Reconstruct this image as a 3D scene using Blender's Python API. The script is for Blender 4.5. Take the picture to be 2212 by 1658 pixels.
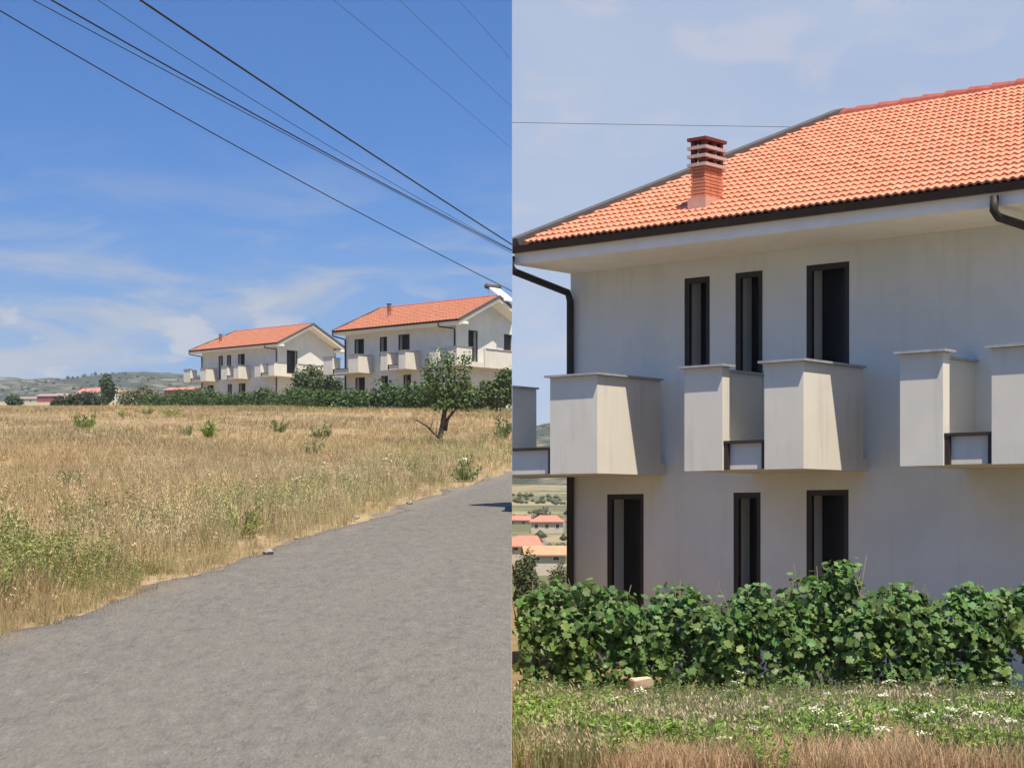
import bpy, bmesh, math, random
import numpy as np
from mathutils import Vector, Matrix

R = math.radians
rng = np.random.default_rng(7)
random.seed(7)
for o in list(bpy.data.objects):
    bpy.data.objects.remove(o)
scene = bpy.context.scene
COL = scene.collection

# ------------------------------------------------------------------ camera
CAM_Z = 1.6
FPX, YH, CX = 4000.0, 1130.0, 1105.5
cam_d = bpy.data.cameras.new('camera')
cam = bpy.data.objects.new('camera', cam_d)
COL.objects.link(cam)
cam.location = (0, 0, CAM_Z)
cam.rotation_euler = (R(90), 0, 0)
cam_d.sensor_width = 36
cam_d.lens = 36 * FPX / 2211.0
cam_d.shift_y = (YH - 829.0) / 2211.0
cam_d.clip_start = 0.1
cam_d.clip_end = 30000
scene.camera = cam

# ------------------------------------------------------------------ light
TH = R(41)                                  # yaw shared by the three houses
U = Vector((math.cos(TH), -math.sin(TH), 0))
N = Vector((-math.sin(TH), -math.cos(TH), 0))
SUN_EL, SUN_REL = R(64), R(62)
sh = (N * math.cos(SUN_REL) + U * math.sin(SUN_REL))
SUN_DIR = Vector((sh.x * math.cos(SUN_EL), sh.y * math.cos(SUN_EL), math.sin(SUN_EL)))
sun_d = bpy.data.lights.new('sun', 'SUN')
sun_d.energy = 5.0
sun_d.angle = R(0.53)
sun_d.color = (1.0, 0.885, 0.70)
sun = bpy.data.objects.new('sun', sun_d)
COL.objects.link(sun)
sun.rotation_euler = (-SUN_DIR).to_track_quat('-Z', 'Y').to_euler()

world = bpy.data.worlds.new('World')
scene.world = world
world.use_nodes = True
wt = world.node_tree
wt.nodes.clear()
def wn(t, **k):
    n = wt.nodes.new(t)
    for a, b in k.items():
        setattr(n, a, b)
    return n
def wl(a, b):
    wt.links.new(a, b)
w_out = wn('ShaderNodeOutputWorld')
w_bg = wn('ShaderNodeBackground')
w_bg.inputs['Strength'].default_value = 0.105
tc = wn('ShaderNodeTexCoord')
mp = wn('ShaderNodeMapping')
mp.inputs['Scale'].default_value = (1, 1, 2.2)
wl(tc.outputs['Generated'], mp.inputs['Vector'])
sky = wn('ShaderNodeTexSky', sky_type='NISHITA', sun_disc=False)
sky.sun_elevation = SUN_EL
sky.sun_rotation = math.atan2(SUN_DIR.x, SUN_DIR.y)
sky.air_density = 1.2
sky.dust_density = 0.6
sky.ozone_density = 2.2
wl(mp.outputs['Vector'], sky.inputs['Vector'])
sep = wn('ShaderNodeSeparateXYZ')
wl(tc.outputs['Generated'], sep.inputs[0])
def wmath(op, a, b=None, clamp=False):
    n = wn('ShaderNodeMath', operation=op, use_clamp=clamp)
    for i, v in enumerate((a, b)):
        if v is None:
            continue
        if isinstance(v, (int, float)):
            n.inputs[i].default_value = v
        else:
            wl(v, n.inputs[i])
    return n.outputs[0]
def wnoise(scale, detail, rough, loc, sc, dist=0.0):
    m = wn('ShaderNodeMapping')
    m.inputs['Location'].default_value = loc
    m.inputs['Scale'].default_value = sc
    wl(tc.outputs['Generated'], m.inputs['Vector'])
    n = wn('ShaderNodeTexNoise')
    n.inputs['Scale'].default_value = scale
    n.inputs['Detail'].default_value = detail
    n.inputs['Roughness'].default_value = rough
    n.inputs['Distortion'].default_value = dist
    wl(m.outputs[0], n.inputs['Vector'])
    return n.outputs['Fac']
def wramp(fac, lo, hi):
    n = wn('ShaderNodeMapRange', interpolation_type='SMOOTHSTEP')
    n.inputs['From Min'].default_value = lo
    n.inputs['From Max'].default_value = hi
    wl(fac, n.inputs['Value'])
    return n.outputs[0]
def wmix(fac, a, b):
    n = wn('ShaderNodeMix', data_type='RGBA')
    for sock, v in ((n.inputs[0], fac), (n.inputs[6], a), (n.inputs[7], b)):
        if isinstance(v, (int, float)):
            sock.default_value = v
        elif isinstance(v, tuple):
            sock.default_value = v
        else:
            wl(v, sock)
    return n.outputs[2]
tintn = wn('ShaderNodeMix', data_type='RGBA', blend_type='MULTIPLY')
tintn.inputs[0].default_value = 1.0
wl(sky.outputs[0], tintn.inputs[6])
tintn.inputs[7].default_value = (0.09, 0.52, 0.96, 1)
SKYC = tintn.outputs[2]
elev = sep.outputs['Z']
# thin wisps that thicken towards the horizon, and a few small cumulus
wisp = wramp(wnoise(9, 6, 0.6, (3.1, 0, 0.4), (1, 1, 4.2), 0.6), 0.42, 0.68)
low = wmath('SUBTRACT', 1.0, wramp(elev, 0.10, 0.215))
wisp = wmath('MULTIPLY', wisp, low)
puff = wramp(wnoise(26, 4, 0.5, (0.35, 2, 0.1), (1, 1, 2.4), 0.2), 0.58, 0.68)
puff = wmath('MULTIPLY', puff, wmath('SUBTRACT', 1.0, wramp(elev, 0.095, 0.14)))
puff = wmath('MULTIPLY', puff, 0.7)
horizon = wmath('MULTIPLY', wmath('SUBTRACT', 1.0, wramp(elev, 0.05, 0.20)), 0.62)
blue = wmix(horizon, SKYC, (1.35, 2.05, 2.75, 1))
c1 = wmix(wmath('MULTIPLY', wisp, 0.8), blue, (2.9, 3.0, 3.25, 1))
left_sky = wmix(puff, c1, (3.7, 3.6, 3.7, 1))
# the right-hand view lies under a thin bright veil
veil = wramp(wnoise(5, 4, 0.5, (1, 4, 2), (1, 1, 2.0), 0.4), 0.3, 0.75)
veil_f = wmath('ADD', wmath('MULTIPLY', veil, 0.14), 0.78)
vc = wmix(veil_f, SKYC, (2.7, 3.22, 4.2, 1))
puff2 = wmath('MULTIPLY', wramp(wnoise(18, 4, 0.5, (5, 1, 3), (1, 1, 2.2), 0.3), 0.50, 0.68), 0.6)
right_sky = wmix(puff2, vc, (3.3, 3.35, 3.95, 1))
side = wmath('GREATER_THAN', sep.outputs['X'], 0.0)
final = wmix(side, left_sky, right_sky)
wl(final, w_bg.inputs['Color'])
wl(w_bg.outputs[0], w_out.inputs['Surface'])

scene.view_settings.view_transform = 'Standard'
scene.view_settings.look = 'None'
scene.view_settings.gamma = 1
scene.view_settings.use_curve_mapping = False
scene.view_settings.exposure = 0.7
scene.render.engine = 'CYCLES'
scene.render.resolution_x, scene.render.resolution_y = 1024, 767
scene.cycles.max_bounces = 6

# ------------------------------------------------------------------ materials
MATS = {}
def new_mat(name):
    m = bpy.data.materials.new(name)
    m.use_nodes = True
    MATS[name] = m
    nt = m.node_tree
    b = nt.nodes['Principled BSDF']
    return m, nt, b
def node(nt, t, **k):
    n = nt.nodes.new(t)
    for a, b in k.items():
        setattr(n, a, b)
    return n
def coords(nt, kind='Object', scale=(1, 1, 1)):
    if kind == 'World':
        g = node(nt, 'ShaderNodeNewGeometry').outputs['Position']
    else:
        g = node(nt, 'ShaderNodeTexCoord').outputs[kind]
    m = node(nt, 'ShaderNodeMapping')
    m.inputs['Scale'].default_value = scale
    nt.links.new(g, m.inputs[0])
    return m.outputs[0]
def noise(nt, vec, scale, detail=4, rough=0.55, dist=0):
    n = node(nt, 'ShaderNodeTexNoise')
    n.inputs['Scale'].default_value = scale
    n.inputs['Detail'].default_value = detail
    n.inputs['Roughness'].default_value = rough
    n.inputs['Distortion'].default_value = dist
    nt.links.new(vec, n.inputs['Vector'])
    return n.outputs['Fac']
def rng_map(nt, fac, a, b):
    n = node(nt, 'ShaderNodeMapRange')
    n.inputs['From Min'].default_value = a
    n.inputs['From Max'].default_value = b
    nt.links.new(fac, n.inputs['Value'])
    return n.outputs[0]
def mixc(nt, fac, a, b, mode='MIX'):
    n = node(nt, 'ShaderNodeMix', data_type='RGBA', blend_type=mode)
    for s, v in ((n.inputs[0], fac), (n.inputs[6], a), (n.inputs[7], b)):
        if isinstance(v, (int, float)):
            s.default_value = v
        elif isinstance(v, tuple):
            s.default_value = v if len(v) == 4 else (*v, 1)
        else:
            nt.links.new(v, s)
    return n.outputs[2]
def bump(nt, b, h, strength=0.3, dist=0.02):
    n = node(nt, 'ShaderNodeBump')
    n.inputs['Strength'].default_value = strength
    n.inputs['Distance'].default_value = dist
    nt.links.new(h, n.inputs['Height'])
    nt.links.new(n.outputs[0], b.inputs['Normal'])
def simple(name, c1, c2, scale=5, rough=0.8, bmp=0.15, kind='Object', spec=0.3, stretch=(1, 1, 1), metal=0.0):
    m, nt, b = new_mat(name)
    v = coords(nt, kind, stretch)
    f = noise(nt, v, scale, 5, 0.6)
    col = mixc(nt, rng_map(nt, f, 0.3, 0.7), c1, c2)
    nt.links.new(col, b.inputs['Base Color'])
    b.inputs['Roughness'].default_value = rough
    b.inputs['Specular IOR Level'].default_value = spec
    b.inputs['Metallic'].default_value = metal
    if bmp:
        bump(nt, b, noise(nt, v, scale * 6, 3), bmp, 0.01)
    return m

def plaster(name, c1, c2, stain):
    m, nt, b = new_mat(name)
    v = coords(nt, 'Object')
    vs = coords(nt, 'Object', (1, 1, 0.12))
    f1 = noise(nt, v, 0.9, 4, 0.6, 0.4)
    f2 = noise(nt, vs, 4.5, 5, 0.65)
    f3 = noise(nt, v, 28, 3)
    col = mixc(nt, rng_map(nt, f1, 0.3, 0.7), c1, c2)
    col = mixc(nt, rng_map(nt, f2, 0.54, 0.86), col, stain)
    col = mixc(nt, rng_map(nt, f3, 0.2, 0.9), col, (0.5, 0.5, 0.5), 'OVERLAY')
    nt.links.new(col, b.inputs['Base Color'])
    b.inputs['Roughness'].default_value = 0.92
    b.inputs['Specular IOR Level'].default_value = 0.15
    bump(nt, b, f3, 0.10, 0.008)
    return m
plaster('plaster', (0.64, 0.64, 0.60), (0.55, 0.555, 0.525), (0.50, 0.50, 0.47))
plaster('parapet_render', (0.62, 0.595, 0.54), (0.545, 0.525, 0.48), (0.42, 0.405, 0.375))
simple('soffit_paint', (0.84, 0.80, 0.72), (0.76, 0.72, 0.65), 3, 0.85, 0.05)
simple('dark_metal', (0.022, 0.017, 0.018), (0.032, 0.025, 0.025), 6, 0.6, 0.05)
simple('gutter_metal', (0.028, 0.019, 0.019), (0.045, 0.03, 0.028), 4, 0.6, 0.05)
simple('coping_metal', (0.42, 0.42, 0.44), (0.28, 0.28, 0.30), 9, 0.42, 0.05, metal=0.2)
simple('ridge_clay', (0.36, 0.10, 0.07), (0.24, 0.06, 0.045), 7, 0.85, 0.2, 'World')
simple('verge_metal', (0.10, 0.092, 0.09), (0.07, 0.066, 0.066), 5, 0.6, 0.05)
simple('interior', (0.02, 0.02, 0.022), (0.012, 0.012, 0.014), 2, 0.4, 0)
simple('frame', (0.02, 0.016, 0.016), (0.03, 0.024, 0.022), 8, 0.5, 0.05)
simple('brick', (0.55, 0.20, 0.11), (0.46, 0.15, 0.085), 9, 0.9, 0.3, 'World')
simple('mortar', (0.42, 0.33, 0.29), (0.34, 0.27, 0.24), 20, 0.95, 0.2)
simple('chimney_base', (0.48, 0.25, 0.19), (0.52, 0.32, 0.26), 9, 0.9, 0.2)
simple('cap_concrete', (0.46, 0.34, 0.32), (0.36, 0.26, 0.25), 14, 0.9, 0.2)
simple('dark_clay', (0.16, 0.035, 0.03), (0.11, 0.025, 0.022), 10, 0.8, 0.2)
simple('white_paint_and_glare', (0.8, 0.8, 0.79), (0.72, 0.72, 0.71), 4, 0.6, 0.05)
simple('panel_glass', (0.55, 0.58, 0.62), (0.62, 0.64, 0.68), 3, 0.15, 0, spec=0.6)
simple('bark', (0.045, 0.033, 0.026), (0.085, 0.065, 0.05), 18, 0.95, 0.5, stretch=(1, 1, 0.3))
simple('vine_wood', (0.11, 0.085, 0.065), (0.17, 0.135, 0.105), 16, 0.95, 0.5, stretch=(1, 1, 0.3))
simple('cable_black', (0.012, 0.012, 0.016), (0.02, 0.02, 0.025), 3, 0.6, 0)
simple('barn_red', (0.30, 0.05, 0.05), (0.24, 0.045, 0.045), 1.2, 0.85, 0)
simple('barn_roof', (0.30, 0.22, 0.20), (0.24, 0.18, 0.17), 0.8, 0.85, 0)
simple('pink_roof', (0.46, 0.20, 0.165), (0.38, 0.155, 0.13), 0.8, 0.85, 0)
simple('tan_roof', (0.45, 0.27, 0.18), (0.38, 0.22, 0.15), 0.8, 0.85, 0)
simple('far_wall', (0.46, 0.43, 0.40), (0.40, 0.375, 0.35), 0.8, 0.9, 0)
simple('stone_block', (0.52, 0.40, 0.28), (0.44, 0.34, 0.25), 9, 0.95, 0.3)
simple('pebble', (0.16, 0.14, 0.12), (0.34, 0.31, 0.27), 12, 0.95, 0.4)

def tile_mat(name, k):
    m, nt, b = new_mat(name)
    v = coords(nt, 'World')
    f1 = noise(nt, v, 5.5, 2, 0.7)
    f2 = noise(nt, v, 0.55, 3, 0.6)
    f3 = noise(nt, v, 30, 3)
    col = mixc(nt, rng_map(nt, f1, 0.3, 0.7), (0.53 * k, 0.205 * k, 0.125 * k), (0.63 * k, 0.29 * k, 0.185 * k))
    col = mixc(nt, rng_map(nt, f2, 0.35, 0.7), col, (0.59 * k, 0.23 * k, 0.145 * k))
    col = mixc(nt, rng_map(nt, f3, 0.62, 0.85), col, (0.35, 0.12, 0.07))
    f4 = noise(nt, v, 2.3, 5, 0.8)
    col = mixc(nt, rng_map(nt, f4, 0.56, 0.72), col, (0.60 * k, 0.33 * k, 0.22 * k))
    col = mixc(nt, rng_map(nt, f4, 0.42, 0.30), col, (0.40 * k, 0.13 * k, 0.08 * k))
    nt.links.new(col, b.inputs['Base Color'])
    b.inputs['Roughness'].default_value = 0.85
    b.inputs['Specular IOR Level'].default_value = 0.2
    bump(nt, b, f3, 0.2, 0.005)
tile_mat('roof_tile', 0.9)
tile_mat('roof_tile_dimmed', 0.62)  # same clay tile, its colour darkened to imitate the far houses' dimmer exposure

def foliage_mat(name, rough=0.5, trans=0.25, spec=0.35):
    m, nt, b = new_mat(name)
    a = node(nt, 'ShaderNodeAttribute', attribute_name='Col')
    nt.links.new(a.outputs['Color'], b.inputs['Base Color'])
    b.inputs['Roughness'].default_value = rough
    b.inputs['Specular IOR Level'].default_value = spec
    t = node(nt, 'ShaderNodeBsdfTranslucent')
    tcol = mixc(nt, 1.0, a.outputs['Color'], (1.1, 1.15, 0.6, 1), 'MULTIPLY')
    nt.links.new(tcol, t.inputs['Color'])
    mx = node(nt, 'ShaderNodeMixShader')
    mx.inputs[0].default_value = trans
    nt.links.new(b.outputs[0], mx.inputs[1])
    nt.links.new(t.outputs[0], mx.inputs[2])
    nt.links.new(mx.outputs[0], nt.nodes['Material Output'].inputs['Surface'])
foliage_mat('foliage', 0.5, 0.32)
foliage_mat('grass_blades', 0.75, 0.2, 0.15)

def field_mat():
    m, nt, b = new_mat('dry_field')
    v = coords(nt, 'World')
    vs = coords(nt, 'World', (1.0, 0.45, 1))
    big = noise(nt, vs, 0.12, 5, 0.6, 0.5)
    mid = noise(nt, vs, 0.7, 5, 0.65)
    fine = noise(nt, v, 9, 4, 0.7)
    col = mixc(nt, rng_map(nt, big, 0.3, 0.7), (0.31, 0.23, 0.14), (0.385, 0.295, 0.185))
    col = mixc(nt, rng_map(nt, mid, 0.52, 0.8), col, (0.25, 0.20, 0.10))
    col = mixc(nt, rng_map(nt, fine, 0.2, 0.8), mixc(nt, 0.5, col, (0.2, 0.14, 0.07)), col)
    # far away the field is cut into paler and greener strips
    sepn = node(nt, 'ShaderNodeSeparateXYZ')
    nt.links.new(node(nt, 'ShaderNodeNewGeometry').outputs['Position'], sepn.inputs[0])
    far = rng_map(nt, sepn.outputs['Y'], 230, 330)
    st = noise(nt, coords(nt, 'World', (0.35, 1.0, 1)), 0.016, 3, 0.5)
    fcol = mixc(nt, rng_map(nt, st, 0.42, 0.58), (0.20, 0.19, 0.11), (0.42, 0.33, 0.21))
    n2 = noise(nt, v, 0.02, 5, 0.7)
    fcol = mixc(nt, rng_map(nt, n2, 0.5, 0.62), fcol, (0.10, 0.12, 0.06))
    col = mixc(nt, far, col, fcol)
    nt.links.new(col, b.inputs['Base Color'])
    b.inputs['Roughness'].default_value = 0.95
    b.inputs['Specular IOR Level'].default_value = 0.1
    bump(nt, b, fine, 0.6, 0.06)
field_mat()

def valley_mat():
    m, nt, b = new_mat('valley_ground')
    v = coords(nt, 'World')
    f = noise(nt, v, 1.2, 5, 0.65)
    g = noise(nt, v, 14, 4, 0.7)
    near = mixc(nt, rng_map(nt, f, 0.35, 0.65), (0.17, 0.14, 0.08), (0.30, 0.20, 0.12))
    near = mixc(nt, rng_map(nt, g, 0.2, 0.8), mixc(nt, 0.5, near, (0.08, 0.08, 0.04)), near)
    st = noise(nt, coords(nt, 'World', (0.5, 1.0, 1)), 0.012, 3, 0.5)
    fcol = mixc(nt, rng_map(nt, st, 0.44, 0.56), (0.11, 0.12, 0.075), (0.26, 0.22, 0.155))
    n2 = noise(nt, v, 0.03, 5, 0.7)
    fcol = mixc(nt, rng_map(nt, n2, 0.5, 0.6), fcol, (0.09, 0.11, 0.06))
    sepn = node(nt, 'ShaderNodeSeparateXYZ')
    nt.links.new(node(nt, 'ShaderNodeNewGeometry').outputs['Position'], sepn.inputs[0])
    col = mixc(nt, rng_map(nt, sepn.outputs['Y'], 40, 120), near, fcol)
    nt.links.new(col, b.inputs['Base Color'])
    b.inputs['Roughness'].default_value = 0.95
    b.inputs['Specular IOR Level'].default_value = 0.1
    bump(nt, b, g, 0.6, 0.05)
valley_mat()

def hill_mat():
    m, nt, b = new_mat('hillside')
    v = coords(nt, 'World')
    a = noise(nt, v, 0.010, 6, 0.65, 0.4)
    c = noise(nt, v, 0.05, 6, 0.75)
    col = mixc(nt, rng_map(nt, a, 0.44, 0.60), (0.05, 0.065, 0.05), (0.19, 0.17, 0.135))
    col = mixc(nt, rng_map(nt, c, 0.42, 0.54), col, (0.035, 0.048, 0.036))
    nt.links.new(col, b.inputs['Base Color'])
    b.inputs['Roughness'].default_value = 0.95
    b.inputs['Specular IOR Level'].default_value = 0.1
hill_mat()

def node_noise_color(nt, vec, scale):
    n = node(nt, 'ShaderNodeTexNoise')
    n.inputs['Scale'].default_value = scale
    nt.links.new(vec, n.inputs['Vector'])
    return n.outputs['Color']
def road_mat():
    m, nt, b = new_mat('asphalt')
    v0 = coords(nt, 'World')
    v = coords(nt, 'World', (1, 0.32, 1))
    big = noise(nt, v, 0.9, 5, 0.65, 0.6)
    mid = noise(nt, v, 3.0, 5, 0.65)
    fine = noise(nt, v, 55, 4, 0.75)
    vor = node(nt, 'ShaderNodeTexVoronoi')
    vor.inputs['Scale'].default_value = 70
    nt.links.new(v, vor.inputs['Vector'])
    col = mixc(nt, rng_map(nt, big, 0.3, 0.7), (0.148, 0.137, 0.124), (0.128, 0.125, 0.116))
    col = mixc(nt, rng_map(nt, mid, 0.3, 0.75), col, (0.150, 0.140, 0.128))
    blot = noise(nt, v, 11, 5, 0.75)
    col = mixc(nt, rng_map(nt, blot, 0.48, 0.36), col, (0.112, 0.105, 0.097))
    col = mixc(nt, rng_map(nt, blot, 0.54, 0.66), col, (0.172, 0.161, 0.148))
    col = mixc(nt, rng_map(nt, fine, 0.38, 0.30), col, (0.07, 0.068, 0.068))
    col = mixc(nt, rng_map(nt, fine, 0.62, 0.72), col, (0.29, 0.285, 0.285))
    # fine cracks, and paler worn wheel tracks that follow the road
    cr = node(nt, 'ShaderNodeTexVoronoi', feature='DISTANCE_TO_EDGE')
    cr.inputs['Scale'].default_value = 0.9
    wob = mixc(nt, 0.12, v, node_noise_color(nt, v, 2.5))
    nt.links.new(wob, cr.inputs['Vector'])
    crk = rng_map(nt, cr.outputs['Distance'], 0.006, 0.0)
    patchy = rng_map(nt, noise(nt, v0, 0.5, 3), 0.52, 0.6)
    cf = node(nt, 'ShaderNodeMath', operation='MULTIPLY')
    nt.links.new(crk, cf.inputs[0]); nt.links.new(patchy, cf.inputs[1])
    col = mixc(nt, cf.outputs[0], col, (0.118, 0.11, 0.10))
    # dust lies along the broken edge
    sx = node(nt, 'ShaderNodeSeparateXYZ')
    nt.links.new(v0, sx.inputs[0])
    ed = node(nt, 'ShaderNodeMath', operation='MULTIPLY_ADD')
    nt.links.new(sx.outputs['Y'], ed.inputs[0])
    ed.inputs[1].default_value = -0.1244
    nt.links.new(sx.outputs['X'], ed.inputs[2])
    ed2 = node(nt, 'ShaderNodeMath', operation='MULTIPLY_ADD')
    nt.links.new(mid, ed2.inputs[0])
    ed2.inputs[1].default_value = -1.3
    nt.links.new(ed.outputs[0], ed2.inputs[2])
    tr = node(nt, 'ShaderNodeMath', operation='SINE')
    trm = node(nt, 'ShaderNodeMath', operation='MULTIPLY')
    nt.links.new(ed.outputs[0], trm.inputs[0]); trm.inputs[1].default_value = 3.6
    nt.links.new(trm.outputs[0], tr.inputs[0])
    trk = rng_map(nt, tr.outputs[0], 0.1, 1.0)
    tf = node(nt, 'ShaderNodeMath', operation='MULTIPLY')
    nt.links.new(trk, tf.inputs[0]); tf.inputs[1].default_value = 0.28
    col = mixc(nt, tf.outputs[0], col, (0.158, 0.149, 0.137))
    col = mixc(nt, rng_map(nt, ed2.outputs[0], -5.05, -5.5), col, (0.19, 0.163, 0.13))
    stone = mixc(nt, vor.outputs['Color'], (0.3, 0.3, 0.3), (0.7, 0.7, 0.7))
    col = mixc(nt, 0.35, col, stone, 'OVERLAY')
    nt.links.new(col, b.inputs['Base Color'])
    b.inputs['Roughness'].default_value = 0.9
    b.inputs['Specular IOR Level'].default_value = 0.25
    h = node(nt, 'ShaderNodeMath', operation='ADD')
    nt.links.new(fine, h.inputs[0])
    nt.links.new(vor.outputs['Distance'], h.inputs[1])
    bump(nt, b, h.outputs[0], 0.8, 0.012)
road_mat()
simple('verge_dirt', (0.19, 0.16, 0.125), (0.145, 0.125, 0.10), 7, 0.95, 0.6, 'World')

# ------------------------------------------------------------------ helpers
class MB:
    def __init__(self):
        self.v, self.f = [], []
    def add(self, vs, fs):
        k = len(self.v)
        self.v += [tuple(p) for p in vs]
        self.f += [tuple(i + k for i in f) for f in fs]
        return self
    def box(self, x0, x1, y0, y1, z0, z1):
        return self.add([(x0, y0, z0), (x1, y0, z0), (x1, y1, z0), (x0, y1, z0), (x0, y0, z1), (x1, y0, z1), (x1, y1, z1), (x0, y1, z1)],
                        [(0, 3, 2, 1), (4, 5, 6, 7), (0, 1, 5, 4), (1, 2, 6, 5), (2, 3, 7, 6), (3, 0, 4, 7)])
    def poly(self, pts):
        return self.add(pts, [tuple(range(len(pts)))])
    def slab(self, pts, off):
        n = len(pts)
        b = [(p[0] + off[0], p[1] + off[1], p[2] + off[2]) for p in pts]
        fs = [tuple(range(n)), tuple(range(2 * n - 1, n - 1, -1))]
        fs += [(i, i + n, (i + 1) % n + n, (i + 1) % n) for i in range(n)]
        return self.add(list(pts) + b, fs)
    def tube(self, pts, rad, k=8, cap=True):
        pts = [Vector(p) for p in pts]
        if isinstance(rad, (int, float)):
            rad = [rad] * len(pts)
        base = len(self.v)
        ref = None
        for i, p in enumerate(pts):
            d = (pts[min(i + 1, len(pts) - 1)] - pts[max(i - 1, 0)]).normalized()
            if ref is None:
                ref = Vector((0, 0, 1)) if abs(d.z) < 0.9 else Vector((1, 0, 0))
            a = d.cross(ref).normalized()
            b = a.cross(d).normalized()
            ref = b
            for j in range(k):
                t = 2 * math.pi * j / k
                self.v.append(tuple(p + (a * math.cos(t) + b * math.sin(t)) * rad[i]))
        for i in range(len(pts) - 1):
            for j in range(k):
                q = (j + 1) % k
                self.f.append((base + i * k + j, base + i * k + q, base + (i + 1) * k + q, base + (i + 1) * k + j))
        if cap:
            self.f.append(tuple(base + j for j in range(k))[::-1])
            self.f.append(tuple(base + (len(pts) - 1) * k + j for j in range(k)))
        return self
    def mesh(self, name, mat):
        me = bpy.data.meshes.new(name)
        me.from_pydata(self.v, [], self.f)
        me.update()
        if mat:
            me.materials.append(MATS[mat])
        return me
    def build(self, name, mat, parent=None, cut=None, smooth=False):
        me = self.mesh(name, mat)
        if cut:
            bm = bmesh.new()
            bm.from_mesh(me)
            r = bmesh.ops.bisect_plane(bm, geom=bm.verts[:] + bm.edges[:] + bm.faces[:], plane_co=cut[0], plane_no=cut[1], clear_outer=True, dist=1e-5)
            ed = [e for e in r['geom_cut'] if isinstance(e, bmesh.types.BMEdge)]
            if ed:
                bmesh.ops.holes_fill(bm, edges=ed)
            bm.to_mesh(me)
            bm.free()
            if not me.polygons:
                return None
        if smooth:
            me.shade_smooth()
        o = bpy.data.objects.new(name, me)
        COL.objects.link(o)
        o.parent = parent
        return o

def tag(o, label, cat, group=None):
    o['label'] = label
    o['category'] = cat
    if group:
        o['group'] = group
    return o
def empty(name, loc, rz=0.0):
    o = bpy.data.objects.new(name, None)
    COL.objects.link(o)
    o.location = loc
    o.rotation_euler = (0, 0, rz)
    return o
def link(name, me, parent=None):
    o = bpy.data.objects.new(name, me)
    COL.objects.link(o)
    o.parent = parent
    return o

def np_mesh(name, V, F, C, mat, smooth=False):
    me = bpy.data.meshes.new(name)
    V = np.ascontiguousarray(V, dtype=np.float32)
    F = np.ascontiguousarray(F, dtype=np.int32)
    me.vertices.add(len(V))
    me.vertices.foreach_set('co', V.ravel())
    k = F.shape[1]
    me.loops.add(F.size)
    me.loops.foreach_set('vertex_index', F.ravel())
    me.polygons.add(len(F))
    me.polygons.foreach_set('loop_start', np.arange(0, F.size, k, dtype=np.int32))
    if C is not None:
        a = me.color_attributes.new('Col', 'FLOAT_COLOR', 'POINT')
        cc = np.ones((len(V), 4), np.float32)
        cc[:, :3] = C
        a.data.foreach_set('color', cc.ravel())
    me.materials.append(MATS[mat])
    me.update(calc_edges=True)
    if smooth:
        me.shade_smooth()
    return me

def left_z(X, Y):
    """height of the rising field on the left"""
    Y = np.asarray(Y, float)
    z = np.where(Y < 250, 0.0695 * Y, 0.0695 * 250 + (Y - 250) * 0.0664)
    bumpz = np.interp(Y, [0, 65, 110, 130, 170, 230, 9000], [0, 0, 0.55, 0.62, 0.3, 0, 0])
    return z + bumpz
def right_z(X, Y):
    return np.interp(Y, [-50, 17, 21, 30, 60, 200, 300, 420, 700, 1000, 1500, 6000], [0, 0, -0.35, -0.4, -1.2, -7.0, -4.8, -0.6, 11, 24, 40, 60])

def wav(X, Y, s):
    return (np.sin(X * 1.7 / s + 1.3) * np.cos(Y * 1.1 / s + 0.4) + 0.6 * np.sin(X * 3.1 / s + Y * 2.3 / s + 2.0) + 0.4 * np.cos(Y * 4.9 / s - X * 2.7 / s))

def terrain(name, sgn, zf, mat, ys, ncol, label=None):
    a = np.linspace(0, 1, ncol) ** 1.3
    Yg, A = np.meshgrid(ys, a, indexing='ij')
    Xg = sgn * A * (np.abs(Yg) * 0.75 + 12)
    calm = np.clip(-3.26 + (Yg - 11.8) * 0.1244 - 0.3 - Xg, 0, 1) if sgn < 0 else np.clip(np.abs(Xg), 0, 1)
    Zg = zf(Xg, Yg) + 0.03 * wav(Xg, Yg, 2.2) * calm
    r, c = Xg.shape
    V = np.stack([Xg.ravel(), Yg.ravel(), Zg.ravel()], 1)
    idx = np.arange(r * c).reshape(r, c)
    F = np.stack([idx[:-1, :-1], idx[:-1, 1:], idx[1:, 1:], idx[1:, :-1]], -1).reshape(-1, 4)
    if sgn > 0:
        pass
    else:
        F = F[:, ::-1]
        # the bank where the higher field ends
        sk = V[idx[:, 0]].copy()
        sk[:, 2] = np.minimum(sk[:, 2], right_z(0, sk[:, 1])) - 3
        b0 = len(V)
        V = np.vstack([V, sk])
        q = np.arange(r - 1)
        S = np.stack([idx[:-1, 0], b0 + q, b0 + q + 1, idx[1:, 0]], 1)
        F = np.vstack([F, S])
    me = np_mesh(name, V, F, None, mat, True)
    o = link(name, me)
    o['kind'] = 'structure'
    return o

YS = np.concatenate([np.linspace(-12, 30, 50)[:-1], np.geomspace(30, 4200, 130)])
terrain('field_ground', -1, left_z, 'dry_field', YS, 60)
terrain('valley_ground', 1, right_z, 'valley_ground', YS, 60)

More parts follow.
